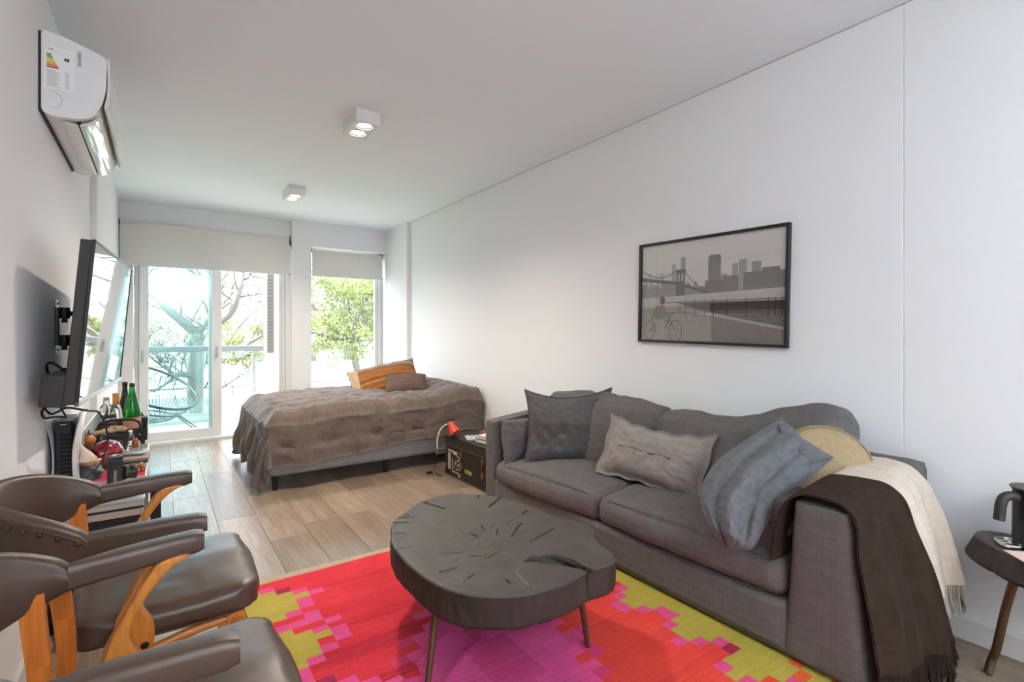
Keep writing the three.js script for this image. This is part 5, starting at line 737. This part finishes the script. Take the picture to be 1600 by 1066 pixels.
// ------------------------------------------------------------------ air conditioner
const acLabel = canvasTex(512, 512, (c, w, h) => {
  c.fillStyle = '#f3f4f4'; c.fillRect(0, 0, w, h); c.fillStyle = '#333'; c.font = 'bold 26px sans-serif'; c.fillText('energía', 60, 40); c.fillStyle = '#cfd3d4'; c.fillRect(30, 60, 440, 3);
  ['#1d8a4a', '#4fae3c', '#b7cf2b', '#f3d51f', '#f0a21e', '#e46a22', '#d62f26'].forEach((k, i) => { c.fillStyle = k; const y = 92 + i * 25; c.beginPath(); c.moveTo(40, y); c.lineTo(110 + i * 21, y); c.lineTo(122 + i * 21, y + 10); c.lineTo(110 + i * 21, y + 20); c.lineTo(40, y + 20); c.fill(); });
  c.fillStyle = '#262626'; c.beginPath(); c.moveTo(330, 130); c.lineTo(350, 110); c.lineTo(420, 110); c.lineTo(420, 150); c.lineTo(350, 150); c.fill(); c.fillStyle = '#fff'; c.font = 'bold 34px sans-serif'; c.fillText('A', 366, 143);
  c.fillStyle = '#8a8d8e'; for (let i = 0; i < 11; i++) { c.fillRect(40, 292 + i * 19, 150 + (i * 53) % 90, 5); c.fillRect(350, 292 + i * 19, 50 + (i * 31) % 40, 5); }
});
const barcode = canvasTex(64, 256, (c, w, h) => { c.fillStyle = '#eef0f0'; c.fillRect(0, 0, w, h); c.fillStyle = '#5d6163'; const R = rng(5); for (let y = 8; y < h - 8;) { const k = 2 + R() * 5; c.fillRect(8, y, w - 16, k); y += k + 2 + R() * 4; } });
{
  const t = thing('air_conditioner', 'white split air conditioner mounted high on the left wall', 'air conditioner', [XL, 2.07, -2.66]), L = 0.90;
  const prof = spline([[0.012, 0.0], [0.10, -0.008], [0.135, 0.0], [0.165, 0.022], [0.188, 0.06], [0.203, 0.12], [0.207, 0.19], [0.204, 0.262], [0.19, 0.272], [0.12, 0.296], [0.05, 0.315], [0.012, 0.316]], 5);
  const body = prof.map(([a, b]) => [0.004 + (a - 0.004) * 0.985, 0.158 + (b - 0.158) * 0.975]);
  const along = (p, len, bev) => extrude(poly(p), len, bev, 3);
  part('case', put(along(body, L - 0.012, 0.004), 0, 0, -L + 0.006), M.plastic, t);
  part('end_cover', put(along(prof, 0.012, 0.003), 0, 0, -0.012), M.plastic, t); part('end_cover', put(along(prof, 0.012, 0.003), 0, 0, -L), M.plastic, t);
  part('front_panel', put(along(spline([[0.207, 0.055], [0.216, 0.12], [0.219, 0.19], [0.214, 0.272], [0.208, 0.272], [0.209, 0.19], [0.206, 0.12], [0.199, 0.06]], 5), L - 0.03, 0.0015), 0, 0, -L + 0.012), phys(0xe3e1de, 0.14, { clearcoat: 0.6, clearcoatRoughness: 0.06 }), t);
  const lou = part('louver', put(along(spline([[0.118, -0.016], [0.15, -0.004], [0.182, 0.026], [0.186, 0.034], [0.178, 0.034], [0.147, 0.006], [0.118, -0.008]], 4), L - 0.10, 0.001), 0, 0, -L + 0.045), phys(0xdad7d2, 0.08, { clearcoat: 1, clearcoatRoughness: 0.04 }), t, 'glossy louver');
  part('louver', put(along(spline([[0.06, -0.014], [0.112, -0.018], [0.112, -0.012], [0.06, -0.008]], 4), L - 0.10, 0.001), 0, 0, -L + 0.045), lou.material, t, 'glossy lower louver');
  part('outlet_slot', span(0.108, 0.122, -0.0085, 0.0, -L + 0.06, -0.05), M.gap, t); part('panel_seam', rod([0.199, 0.056, -0.02], [0.199, 0.056, -L + 0.02], 0.0012), std(0x8d8d8b, 0.6), t);
  part('mounting_plate', span(0.0, 0.008, 0.0, 0.31, -L - 0.004, 0.0045), M.black, t);
  part('energy_label', put(new THREE.BoxGeometry(0.09, 0.165, 0.0006), 0.062, 0.178, 0.0003), std(0xffffff, 0.6, { map: acLabel }), t, 'printed energy rating label with coloured arrows');
  part('barcode_label', put(new THREE.BoxGeometry(0.014, 0.062, 0.0006), 0.122, 0.235, 0.0003), std(0xffffff, 0.6, { map: barcode }), t, 'small barcode sticker');
  part('knockout', tube([...Array(18)].map((_, i) => { const a = -PI / 2 + i / 17 * PI; return [0.03 + 0.04 * Math.cos(a), 0.052 + 0.034 * Math.sin(a), 0.0004]; }), 0.0007, 40, 5), std(0x9b9c9c, 0.6), t);
}

// ------------------------------------------------------------------ television on its wall arm
{
  const t = thing('television', 'large black flat-screen television tilted down on a wall arm', 'television'), w = 1.095, h = 0.612;
  const o = V(-0.2115, 0.941, -2.945), ax = V(0.067, 0.012, -1.09).normalize(), up = V(0.050, 0.60, 0.008).normalize(), nz = ax.clone().cross(up).normalize(), uy = nz.clone().cross(ax);
  t.quaternion.setFromRotationMatrix(new THREE.Matrix4().makeBasis(ax, uy, nz)); t.position.copy(o);
  part('bezel', [rbox(w, 0.010, 0.012, 0.002, 0, h - 0.005, -0.004), rbox(0.010, h, 0.012, 0.002, -w / 2 + 0.005, h / 2, -0.004), rbox(0.010, h, 0.012, 0.002, w / 2 - 0.005, h / 2, -0.004)], M.satin, t);
  part('lower_bezel', rbox(w, 0.018, 0.014, 0.003, 0, 0.006, -0.003), std(0x8e9089, 0.35, { metalness: 0.6 }), t, 'grey metallic lower strip');
  part('screen', new THREE.BoxGeometry(w - 0.018, h - 0.022, 0.004).translate(0, h / 2 + 0.004, -0.003), phys(0x050506, 0.035, { clearcoat: 1, clearcoatRoughness: 0.02, specularIntensity: 1, ior: 1.75 }), t);
  part('back_shell', rbox(w - 0.006, h - 0.006, 0.034, 0.004, 0, h / 2, -0.026), std(0x383331, 0.6), t);
  part('lower_housing', [rbox(w - 0.05, 0.115, 0.072, 0.004, -0.012, 0.05, -0.074)], std(0x353231, 0.65), t);
}
{
  const t = thing('wall_bracket', 'black articulated television bracket with two arms screwed to the left wall', 'bracket', [XL, 1.23, -3.04]);
  part('wall_plate', [rspan(0, 0.006, -0.12, 0.12, -0.012, 0.012, 0.002), rspan(0, 0.014, -0.085, 0.085, -0.022, -0.014, 0.002)], M.satin, t);
  for (const y of [0.105, -0.105]) { part('end_plate', rspan(0.001, 0.009, y - 0.018, y + 0.018, -0.014, 0.014, 0.002), M.steel, t); part('bolt', put(cyl(0.006, 0.006, 0.006, 0, 0, 0, 6), 0.011, y, 0, 0, 0, PI / 2), M.darkmetal, t); }
  for (const y of [0.062, -0.062]) { const j = part('pivot', cyl(0.02, 0.02, 0.05, 0.032, y, 0, 16), M.satin, t); part('knob', cyl(0.012, 0.009, 0.018, 0.032, y - 0.034, 0, 12), M.black, j); part('swing_arm', rod([0.03, y, 0], [0.115, y * 0.9, -0.03], 0.013, 0.013, 8), M.satin, t); }
  part('head_plate', rspan(0.092, 0.1, -0.09, 0.1, -0.07, 0.03, 0.002), M.satin, t);
}
solo('television_cable', 'black cable looping down the wall behind the television', 'cable', [tube([[-0.30, 1.06, -2.55], [-0.35, 1.085, -2.65], [-0.375, 1.06, -2.74], [-0.365, 1.015, -2.76], [-0.34, 1.025, -2.68], [-0.30, 1.06, -2.60], [-0.305, 0.99, -2.58], [-0.335, 0.935, -2.6], [-0.37, 0.905, -2.62], [-0.372, 0.87, -2.66], [-0.35, 0.86, -2.74], [-0.33, 0.842, -2.86]], 0.0048, 160, 8), tube([[-0.29, 0.93, -2.5], [-0.35, 0.95, -2.55], [-0.378, 0.92, -2.66], [-0.36, 0.885, -2.68], [-0.32, 0.90, -2.56], [-0.28, 0.925, -2.46], [-0.235, 0.90, -2.55], [-0.215, 0.86, -2.78], [-0.205, 0.78, -2.95], [-0.20, 0.70, -3.0], [-0.215, 0.62, -2.93], [-0.27, 0.57, -2.80], [-0.30, 0.515, -2.74]], 0.0042, 180, 8), rod([-0.33, 0.93, -2.63], [-0.335, 0.84, -2.9], 0.0035)], M.rubber);

// ------------------------------------------------------------------ low media console and what stands on it
{
  const t = thing('media_console', 'low black media console with a pale top along the left wall', 'console', [-0.22, 0, -3.3]); const X = (x) => x + 0.22, Z = (z) => z + 3.3;
  const body = std(0x121212, 0.45), pale = std(0xb9aa9d, 0.5);
  part('carcass', rspan(X(-0.372), X(-0.062), 0.05, 0.425, Z(-3.94), Z(-2.665), 0.004), body, t);
  part('drawer_front', rspan(X(-0.372), X(-0.058), 0.428, 0.456, Z(-3.942), Z(-2.66), 0.003), pale, t); part('shelf_edge', rspan(X(-0.372), X(-0.056), 0.4585, 0.463, Z(-3.944), Z(-2.658), 0.001), std(0x1f2a44, 0.5), t, 'thin dark blue edge strip'); part('drawer_front', rspan(X(-0.372), X(-0.058), 0.4655, 0.487, Z(-3.942), Z(-2.66), 0.003), pale, t);
  part('top', rspan(X(-0.374), X(-0.054), 0.488, 0.5, Z(-3.95), Z(-2.655), 0.003), phys(0xaab4b5, 0.08, { clearcoat: 1, clearcoatRoughness: 0.05 }), t, 'glossy glass top');
  for (const x of [-0.35, -0.085]) for (const z of [-3.9, -2.7]) part('foot', rspan(X(x - 0.02), X(x + 0.02), 0, 0.05, Z(z - 0.02), Z(z + 0.02), 0.003), body, t);
}
{ const t = thing('wall_shelf', 'narrow pale grey shelf along the left wall below the television', 'shelf', [XL, 0.72, -3.53]); part('board', rspan(0, 0.076, -0.018, 0, -0.56, 0.56, 0.002), std(0xa9b0b1, 0.35), t); part('front_edge', rspan(0.074, 0.08, -0.075, 0.002, -0.56, 0.56, 0.002), std(0x6d7b7f, 0.4), t); part('lip', rspan(0.072, 0.081, 0.001, 0.004, -0.56, 0.56, 0.001), M.white, t); for (const z of [-0.4, 0.4]) part('bracket', rspan(0, 0.07, -0.07, -0.018, z - 0.01, z + 0.01, 0.002), M.satin, t); }
{ // upright game console
  const t = thing('game_console', 'white upright game console with curved side plates and black vents on the media console', 'game console', [-0.336, 0.5, -2.96]);
  const core = rspan(-0.026, 0.026, 0.015, 0.325, -0.12, 0.118, 0.004); part('core', core, std(0x17171a, 0.35), t);
  for (let i = 0; i < 13; i++) part('vent', [rbox(0.034, 0.009, 0.008, 0.003, 0.004, 0.055 + i * 0.0175, 0.119)], M.gap, t); for (let i = 0; i < 14; i++) part('vent_rib', rbox(0.036, 0.004, 0.006, 0.001, 0.004, 0.0465 + i * 0.0175, 0.1205), std(0x2a2a2f, 0.4), t);
  part('label_strip', rbox(0.02, 0.003, 0.001, 0.0004, 0.0, 0.312, 0.1185), M.white, t);
  const plate = (s) => sheet(16, 30, (u, v) => { const z = lerp(-0.138, 0.136, u), y = lerp(0.004, 0.345, v), fl = 0.016 * Math.pow(Math.abs(v - 0.5) * 2, 2.2) + 0.010 * Math.pow(Math.abs(u - 0.5) * 2, 3) * sstep(0.5, 1, v); return [s * (0.031 + fl), y + (s > 0 ? 0.012 : 0) * sstep(0.7, 1, v) * u, z]; }, 0.004, 0.3, 0.4);
  part('side_plate', plate(1), phys(0xe9e9ee, 0.28, { clearcoat: 0.3 }), t); part('side_plate', plate(-1), phys(0xe9e9ee, 0.28, { clearcoat: 0.3 }), t); part('stand', cyl(0.05, 0.046, 0.015, 0, 0.0075, -0.03, 24), M.satin, t);
}
{ // bearded garden figure
  const t = thing('figurine', 'painted ceramic figurine with a pale pointed cap beside the game console', 'figurine', [-0.272, 0.5, -3.02], 0.5);
  part('body', lathe([[0.001, 0], [0.05, 0], [0.054, 0.02], [0.046, 0.06], [0.034, 0.085], [0.02, 0.095], [0.001, 0.096]], 24), std(0x3f4246, 0.4), t); part('head', new THREE.SphereGeometry(0.032, 18, 14).translate(0.006, 0.108, 0), std(0xc98a6c, 0.5), t);
  part('beard', warp(new THREE.ConeGeometry(0.03, 0.06, 14).rotateX(PI).translate(0.022, 0.082, 0), (x, y, z) => [x + 0.004 * noise(x * 90, y * 90, z * 90), y, z]), std(0xe0d8cb, 0.7), t); part('cap', warp(new THREE.ConeGeometry(0.037, 0.09, 20, 8).translate(-0.004, 0.158, 0), (x, y, z) => [x - 0.02 * sstep(0.13, 0.205, y), y - 0.01 * sstep(0.13, 0.205, y), z]), std(0xd8c3ad, 0.6), t); part('nose', new THREE.SphereGeometry(0.008, 10, 8).translate(0.04, 0.108, 0), std(0xc77a5e, 0.5), t);
  for (const s of [-1, 1]) { part('arm', tube([[-0.002, 0.08, s * 0.035], [0.025, 0.06, s * 0.045], [0.045, 0.055, s * 0.02]], 0.011, 14, 8), std(0x565a5e, 0.5), t); part('eye', new THREE.SphereGeometry(0.0035, 8, 6).translate(0.035, 0.118, s * 0.011), M.black, t); }
}
{ const t = thing('wood_ornament', 'small brown and orange carved ornament on the wall side of the console', 'ornament', [-0.30, 0.5, -3.32]); part('base', lathe([[0.001, 0], [0.03, 0], [0.034, 0.03], [0.02, 0.08], [0.016, 0.13], [0.001, 0.132]], 18), std(0x4a2c18, 0.5), t); part('top', warp(new THREE.SphereGeometry(0.032, 16, 12).translate(0, 0.155, 0), (x, y, z) => [x * (1 + 0.15 * noise(x * 60, y * 60)), y, z]), std(0xb0661f, 0.45), t); part('tuft', new THREE.ConeGeometry(0.012, 0.04, 10).translate(0.004, 0.195, 0), M.black, t); }
{ // red glazed skull
  const t = thing('ceramic_skull', 'glossy red ceramic skull on the media console', 'ornament', [-0.222, 0.50, -3.27], 0.9), red = phys(0x7d0518, 0.12, { clearcoat: 1, clearcoatRoughness: 0.05 });
  part('cranium', warp(new THREE.SphereGeometry(0.066, 36, 28).translate(0, 0.092, 0), (x, y, z) => { let k = 1; for (const s of [-1, 1]) { const q = Math.hypot(x - 0.056, y - 0.082, z - s * 0.024); k -= 0.34 * Math.exp(-((q / 0.016) ** 2)); } const nq = Math.hypot(x - 0.064, y - 0.058, z); k -= 0.22 * Math.exp(-((nq / 0.009) ** 2)); k += 0.05 * ridge(x * 42, y * 42, z * 42); return [x * k * 1.12, 0.092 + (y - 0.092) * (y < 0.06 ? 0.92 : 1), z * k * 0.92]; }), red, t);
  part('jaw', rbox(0.055, 0.045, 0.072, 0.016, 0.028, 0.03, 0, 4), red, t); for (let i = 0; i < 7; i++) part('tooth', rbox(0.006, 0.016, 0.0075, 0.002, 0.057 - Math.abs(i - 3) * 0.002, 0.034, (i - 3) * 0.0088), red, t); for (const s of [-1, 1]) part('flower_relief', tube([...Array(14)].map((_, i) => { const a = i / 14 * 2 * PI, r = 0.012 + 0.003 * Math.cos(a * 5); return [0.03 + 0.02 * Math.cos(a) * 0.5, 0.135 + r * Math.sin(a), s * 0.045 + r * Math.cos(a) * 0.5]; }), 0.002, 50, 5, true), red, t);
}
{ const t = thing('book', 'flat pink-red book lying across the near part of the console', 'book', [-0.165, 0.5, -3.06], 0.04); part('cover', [rbox(0.21, 0.003, 0.19, 0.001, 0, 0.0265, 0), rbox(0.21, 0.003, 0.19, 0.001, 0, 0.0015, 0), rbox(0.003, 0.026, 0.19, 0.001, -0.103, 0.014, 0)], std(0xcf2b4e, 0.5), t); part('pages', rbox(0.2, 0.022, 0.18, 0.001, 0.001, 0.014, 0), std(0xe7b9bd, 0.8), t); part('cover_print', rbox(0.05, 0.0006, 0.03, 0.0002, -0.06, 0.0283, 0.03), std(0x8e1431, 0.6), t); }
{ const t = thing('magazine', 'brown-spined magazine stack behind the pink-red book', 'magazine', [-0.145, 0.5, -3.47], -0.03); part('lower_issue', rbox(0.19, 0.012, 0.2, 0.001, 0, 0.006, 0), std(0x2f2522, 0.5), t); part('upper_issue', rbox(0.185, 0.014, 0.195, 0.001, 0.002, 0.02, 0.002), std(0x8d7767, 0.5), t); }
{ const t = thing('remote_tray', 'pale silver oblong tray lying on the magazines', 'tray', [-0.14, 0.5275, -3.49], -0.15); part('dish', warp(rbox(0.14, 0.012, 0.07, 0.005, 0, 0.006, 0, 3), (x, y, z) => [x, y - (y > 0.009 ? 0.004 * (1 - (x / 0.07) ** 2) : 0), z]), M.steel, t); part('rim', tube([[-0.068, 0.012, -0.032], [0.068, 0.012, -0.032], [0.068, 0.012, 0.032], [-0.068, 0.012, 0.032]], 0.0022, 60, 6, true), M.chrome, t); }
{ // film camera standing on its end
  const t = thing('camera', 'black film camera standing on its end at the front of the console', 'camera', [-0.165, 0.5, -2.87], 0.15);
  part('body', rbox(0.052, 0.135, 0.078, 0.006, 0, 0.068, 0, 3), std(0x171816, 0.5), t); part('grip', rbox(0.054, 0.09, 0.05, 0.006, 0.001, 0.07, -0.006, 3), std(0x202320, 0.85), t);
  part('lens_barrel', put(lathe([[0.001, 0], [0.031, 0], [0.031, 0.016], [0.028, 0.018], [0.028, 0.03], [0.031, 0.032], [0.031, 0.05], [0.026, 0.052], [0.024, 0.046], [0.001, 0.044]], 30), 0.026, 0.068, 0, 0, 0, -PI / 2), M.satin, t); part('top_plate', rbox(0.05, 0.02, 0.07, 0.004, 0, 0.14, 0, 3), std(0x1d1e1c, 0.35), t); part('shutter_dial', cyl(0.011, 0.011, 0.008, 0, 0.153, 0.014, 18), M.chrome, t); part('viewfinder', rbox(0.03, 0.035, 0.016, 0.003, 0.0, 0.068, -0.046, 2), M.satin, t);
  const cam = canvasTex(64, 256, (c, w, h) => { c.fillStyle = '#1a1a17'; c.fillRect(0, 0, w, h); c.translate(w / 2, h / 2); c.rotate(-PI / 2); c.fillStyle = '#cdb98c'; c.font = 'bold 40px sans-serif'; c.textAlign = 'center'; c.textBaseline = 'middle'; c.fillText('CITIZEN', 0, 2); }); part('nameplate', put(new THREE.BoxGeometry(0.022, 0.088, 0.001), -0.004, 0.066, 0.0395), std(0xffffff, 0.45, { map: cam }), t, 'vertical gold lettering');
}
{ const t = thing('bead_bracelet', 'little heap of gold and amber beads beside the camera', 'jewellery', [-0.095, 0.5285, -3.05]); const R = rng(6); for (let i = 0; i < 26; i++) { const b = part('bead', new THREE.SphereGeometry(0.0075 + R() * 0.003, 8, 6), i % 3 ? std(0x8e6a34, 0.35, { metalness: 0.4 }) : std(0xb0562a, 0.3), t), a = i * 0.62; b.position.set(0.03 * Math.cos(a) * (1 - i / 60), 0.008 + 0.012 * Math.floor(i / 10), 0.03 * Math.sin(a) * (1 - i / 60)); } }
{ const t = thing('bucket', 'black ice bucket at the far end of the console', 'bucket', [-0.215, 0.5, -3.80]); part('body', lathe([[0.001, 0], [0.05, 0], [0.056, 0.01], [0.066, 0.10], [0.068, 0.104], [0.064, 0.104], [0.055, 0.012], [0.001, 0.012]], 32), M.satin, t); for (const s of [-1, 1]) part('handle_lug', rbox(0.012, 0.02, 0.02, 0.004, s * 0.068, 0.085, 0, 2), M.steel, t); part('base_ring', lathe([[0.052, 0], [0.056, 0], [0.056, 0.006], [0.052, 0.006]], 32), M.chrome, t); }
{ const t = thing('driftwood', 'knobbly beige piece of driftwood resting across the bucket rim', 'driftwood', [-0.235, 0.608, -3.78], 0.3); part('stem', warp(tube([[-0.08, 0.012, 0], [-0.04, 0.02, 0.01], [0.0, 0.016, -0.005], [0.05, 0.02, 0.01]], 0.012, 24, 10), (x, y, z) => [x, y + 0.004 * noise(x * 60, y * 60, z * 60), z + 0.004 * noise(x * 50, z * 50)]), std(0xb29a78, 0.9), t); for (const [x, y, z, r] of [[0.055, 0.02, 0.012, 0.016], [-0.082, 0.014, 0, 0.014], [-0.03, 0.008, 0.02, 0.011], [0.02, 0.034, 0, 0.010]]) part('knot', warp(new THREE.SphereGeometry(r, 12, 10).translate(x, y, z), (a, b, c) => [a + 0.003 * noise(a * 90, b * 90, c * 90), b, c]), std(0xa88e70, 0.9), t); }
{ const t = thing('floor_box', 'low black box with a grey lid on the floor at the right of the console', 'box', [-0.022, 0, -3.98]); part('case', rspan(-0.028, 0.028, 0, 0.288, -0.11, 0.11, 0.004), M.black, t); part('lid', rspan(-0.029, 0.03, 0.2885, 0.297, -0.112, 0.112, 0.002), std(0x6f7a80, 0.3), t); }

// ------------------------------------------------------------------ bar cart with bottles
{
  const t = thing('bar_cart', 'black metal bar cart with a looped handle in the corner by the door', 'cart', [-0.21, 0, -4.36]);
  for (const z of [0.21, -0.21]) part('frame_loop', tube([[-0.115, 0.04, z], [-0.115, 0.56, z], [-0.108, 0.605, z], [-0.08, 0.628, z], [0.075, 0.628, z], [0.1, 0.605, z], [0.108, 0.56, z], [0.108, 0.04, z]], 0.0095, 90, 10), M.satin, t);
  for (const y of [0.485, 0.12]) { part('tray', [rspan(-0.14, 0.14, y, y + 0.008, -0.2, 0.2, 0.002), rspan(-0.14, 0.14, y, y + 0.085, 0.196, 0.2, 0.001), rspan(-0.14, 0.14, y, y + 0.085, -0.2, -0.196, 0.001), rspan(-0.14, -0.136, y, y + 0.085, -0.2, 0.2, 0.001), rspan(0.136, 0.14, y, y + 0.085, -0.2, 0.2, 0.001)], std(0x1f1f1f, 0.5), t); }
  for (const x of [-0.115, 0.108]) for (const z of [0.21, -0.21]) { const w = part('wheel', put(cyl(0.02, 0.02, 0.014, 0, 0, 0, 16), x, 0.02, z, 0, 0, PI / 2), M.rubber, t); part('axle', put(cyl(0.005, 0.005, 0.02, 0, 0, 0, 8), x, 0.02, z, 0, 0, PI / 2), M.steel, w); }
  for (const x of [-0.03, 0.1]) part('rivet', new THREE.SphereGeometry(0.007, 10, 8).translate(x, 0.53, 0.222), M.chrome, t);
}
function bottle(label, x, z, prof, mat, capCol, capH, o = {}) {
  const t = thing('bottle', label, 'bottle', [x, o.y ?? 0.494, z], o.turn || 0, o.group); const H = prof[prof.length - 1][1];
  part('glass', lathe([[0.001, 0], ...prof, [0.001, H]], 28), mat, t); const c = part('cap', lathe([[0.001, H + capH], [o.capR || 0.0155, H + capH - 0.001], [o.capR || 0.0155, H - (o.skirt || 0.02)], [0.001, H - (o.skirt || 0.02)]], 20), std(capCol, 0.4), t);
  if (o.label) part('label', lathe([[o.label[2] + 0.0008, o.label[0]], [o.label[2] + 0.0008, o.label[1]]], 28), o.labelMat || std(o.label[3], 0.6), t, o.labelText);
  return t;
}
const greenGlass = phys(0x1fae3a, 0.04, { transmission: 0.75, thickness: 0.05, attenuationColor: new THREE.Color(0.08, 0.6, 0.15), attenuationDistance: 0.05, ior: 1.45 }), darkGreen = phys(0x0d2a14, 0.06, { transmission: 0.3, thickness: 0.05, ior: 1.45 }), clear = phys(0xf2f5f2, 0.03, { transmission: 0.95, thickness: 0.03, ior: 1.3 });
const tall = [[0.038, 0.001], [0.040, 0.006], [0.040, 0.17], [0.037, 0.20], [0.027, 0.245], [0.018, 0.29], [0.0145, 0.33], [0.0145, 0.365]];
const campLabel = canvasTex(256, 128, (c, w, h) => { c.fillStyle = '#17130f'; c.fillRect(0, 0, w, h); c.fillStyle = '#e9e4da'; c.font = 'bold 56px serif'; c.textAlign = 'center'; for (const x of [40, 168, 296]) c.fillText('CAMPI', x * 0.8 + 20, 66); c.fillRect(0, 92, w, 4); });
bottle('bright green bottle with a dark cap and pink label, rightmost on the bar cart', -0.155, -4.27, [[0.046, 0.001], [0.048, 0.006], [0.048, 0.165], [0.045, 0.20], [0.031, 0.262], [0.018, 0.31], [0.0145, 0.34], [0.0145, 0.365]], greenGlass, 0x1d1714, 0.004, { label: [0.02, 0.14, 0.048, 0xc98d76], skirt: 0.022 });
bottle('dark green bottle with a black cap just left of the bright green one', -0.20, -4.41, tall, darkGreen, 0x161412, 0.004, { label: [0.06, 0.14, 0.040, 0xb8bfa6], skirt: 0.025 });
bottle('clear bottle with a black lettered label at the left end of the bar cart', -0.295, -4.33, [[0.05, 0.001], [0.052, 0.006], [0.052, 0.15], [0.048, 0.185], [0.03, 0.215], [0.018, 0.235], [0.016, 0.275]], clear, 0xcfd0cc, 0.003, { label: [0.095, 0.15, 0.052], labelMat: std(0xffffff, 0.5, { map: campLabel }), labelText: 'black label with white serif letters', turn: 2.2 });
bottle('bottle with a tall orange foil neck in the middle of the bar cart', -0.243, -4.30, [[0.036, 0.001], [0.038, 0.006], [0.038, 0.15], [0.033, 0.19], [0.02, 0.23], [0.0175, 0.25], [0.0175, 0.30]], clear, 0xc07a1f, 0.004, { skirt: 0.075, capR: 0.0185 });
bottle('small amber bottle between the bucket and the cart leg', -0.125, -3.86, [[0.016, 0.001], [0.018, 0.004], [0.018, 0.03], [0.012, 0.042], [0.009, 0.05]], phys(0xa8541c, 0.1, { transmission: 0.4, thickness: 0.02 }), 0xb8632a, 0.004, { y: 0.5, skirt: 0.012, capR: 0.011 });
bottle('slim clear glass bottle beside the bucket on the console end', -0.15, -3.88, [[0.015, 0.001], [0.017, 0.004], [0.017, 0.07], [0.010, 0.085], [0.009, 0.1]], clear, 0xe2e2de, 0.003, { y: 0.5, skirt: 0.012, capR: 0.011 });
{ const t = thing('carton', 'small black carton with a white edge at the right end of the bar cart', 'box', [-0.1, 0.494, -4.46]); part('case', rbox(0.06, 0.11, 0.09, 0.003, 0, 0.055, 0), M.black, t); part('edge_strip', rbox(0.004, 0.11, 0.092, 0.001, 0.031, 0.055, 0), M.white, t); }
{ const t = thing('paper_parcel', 'beige crumpled paper parcel lying on the bar cart tray', 'parcel', [-0.25, 0.494, -4.22]); part('paper', warp(new THREE.SphereGeometry(0.04, 26, 18).scale(2.0, 1.15, 0.7).translate(0, 0.046, 0), (x, y, z) => { const k = 0.010 * fbm(x * 40, y * 40, z * 40) + 0.006 * ridge(x * 50, y * 50, z * 50); return [x + k, y + k, z + k]; }), std(0xb9a07a, 0.85), t); part('ribbon', tube([[-0.02, 0.02, 0.032], [-0.02, 0.09, 0.02], [-0.018, 0.09, -0.02]], 0.003, 20, 6), std(0x8a5a20, 0.6), t); }

renderer.render(scene, camera);
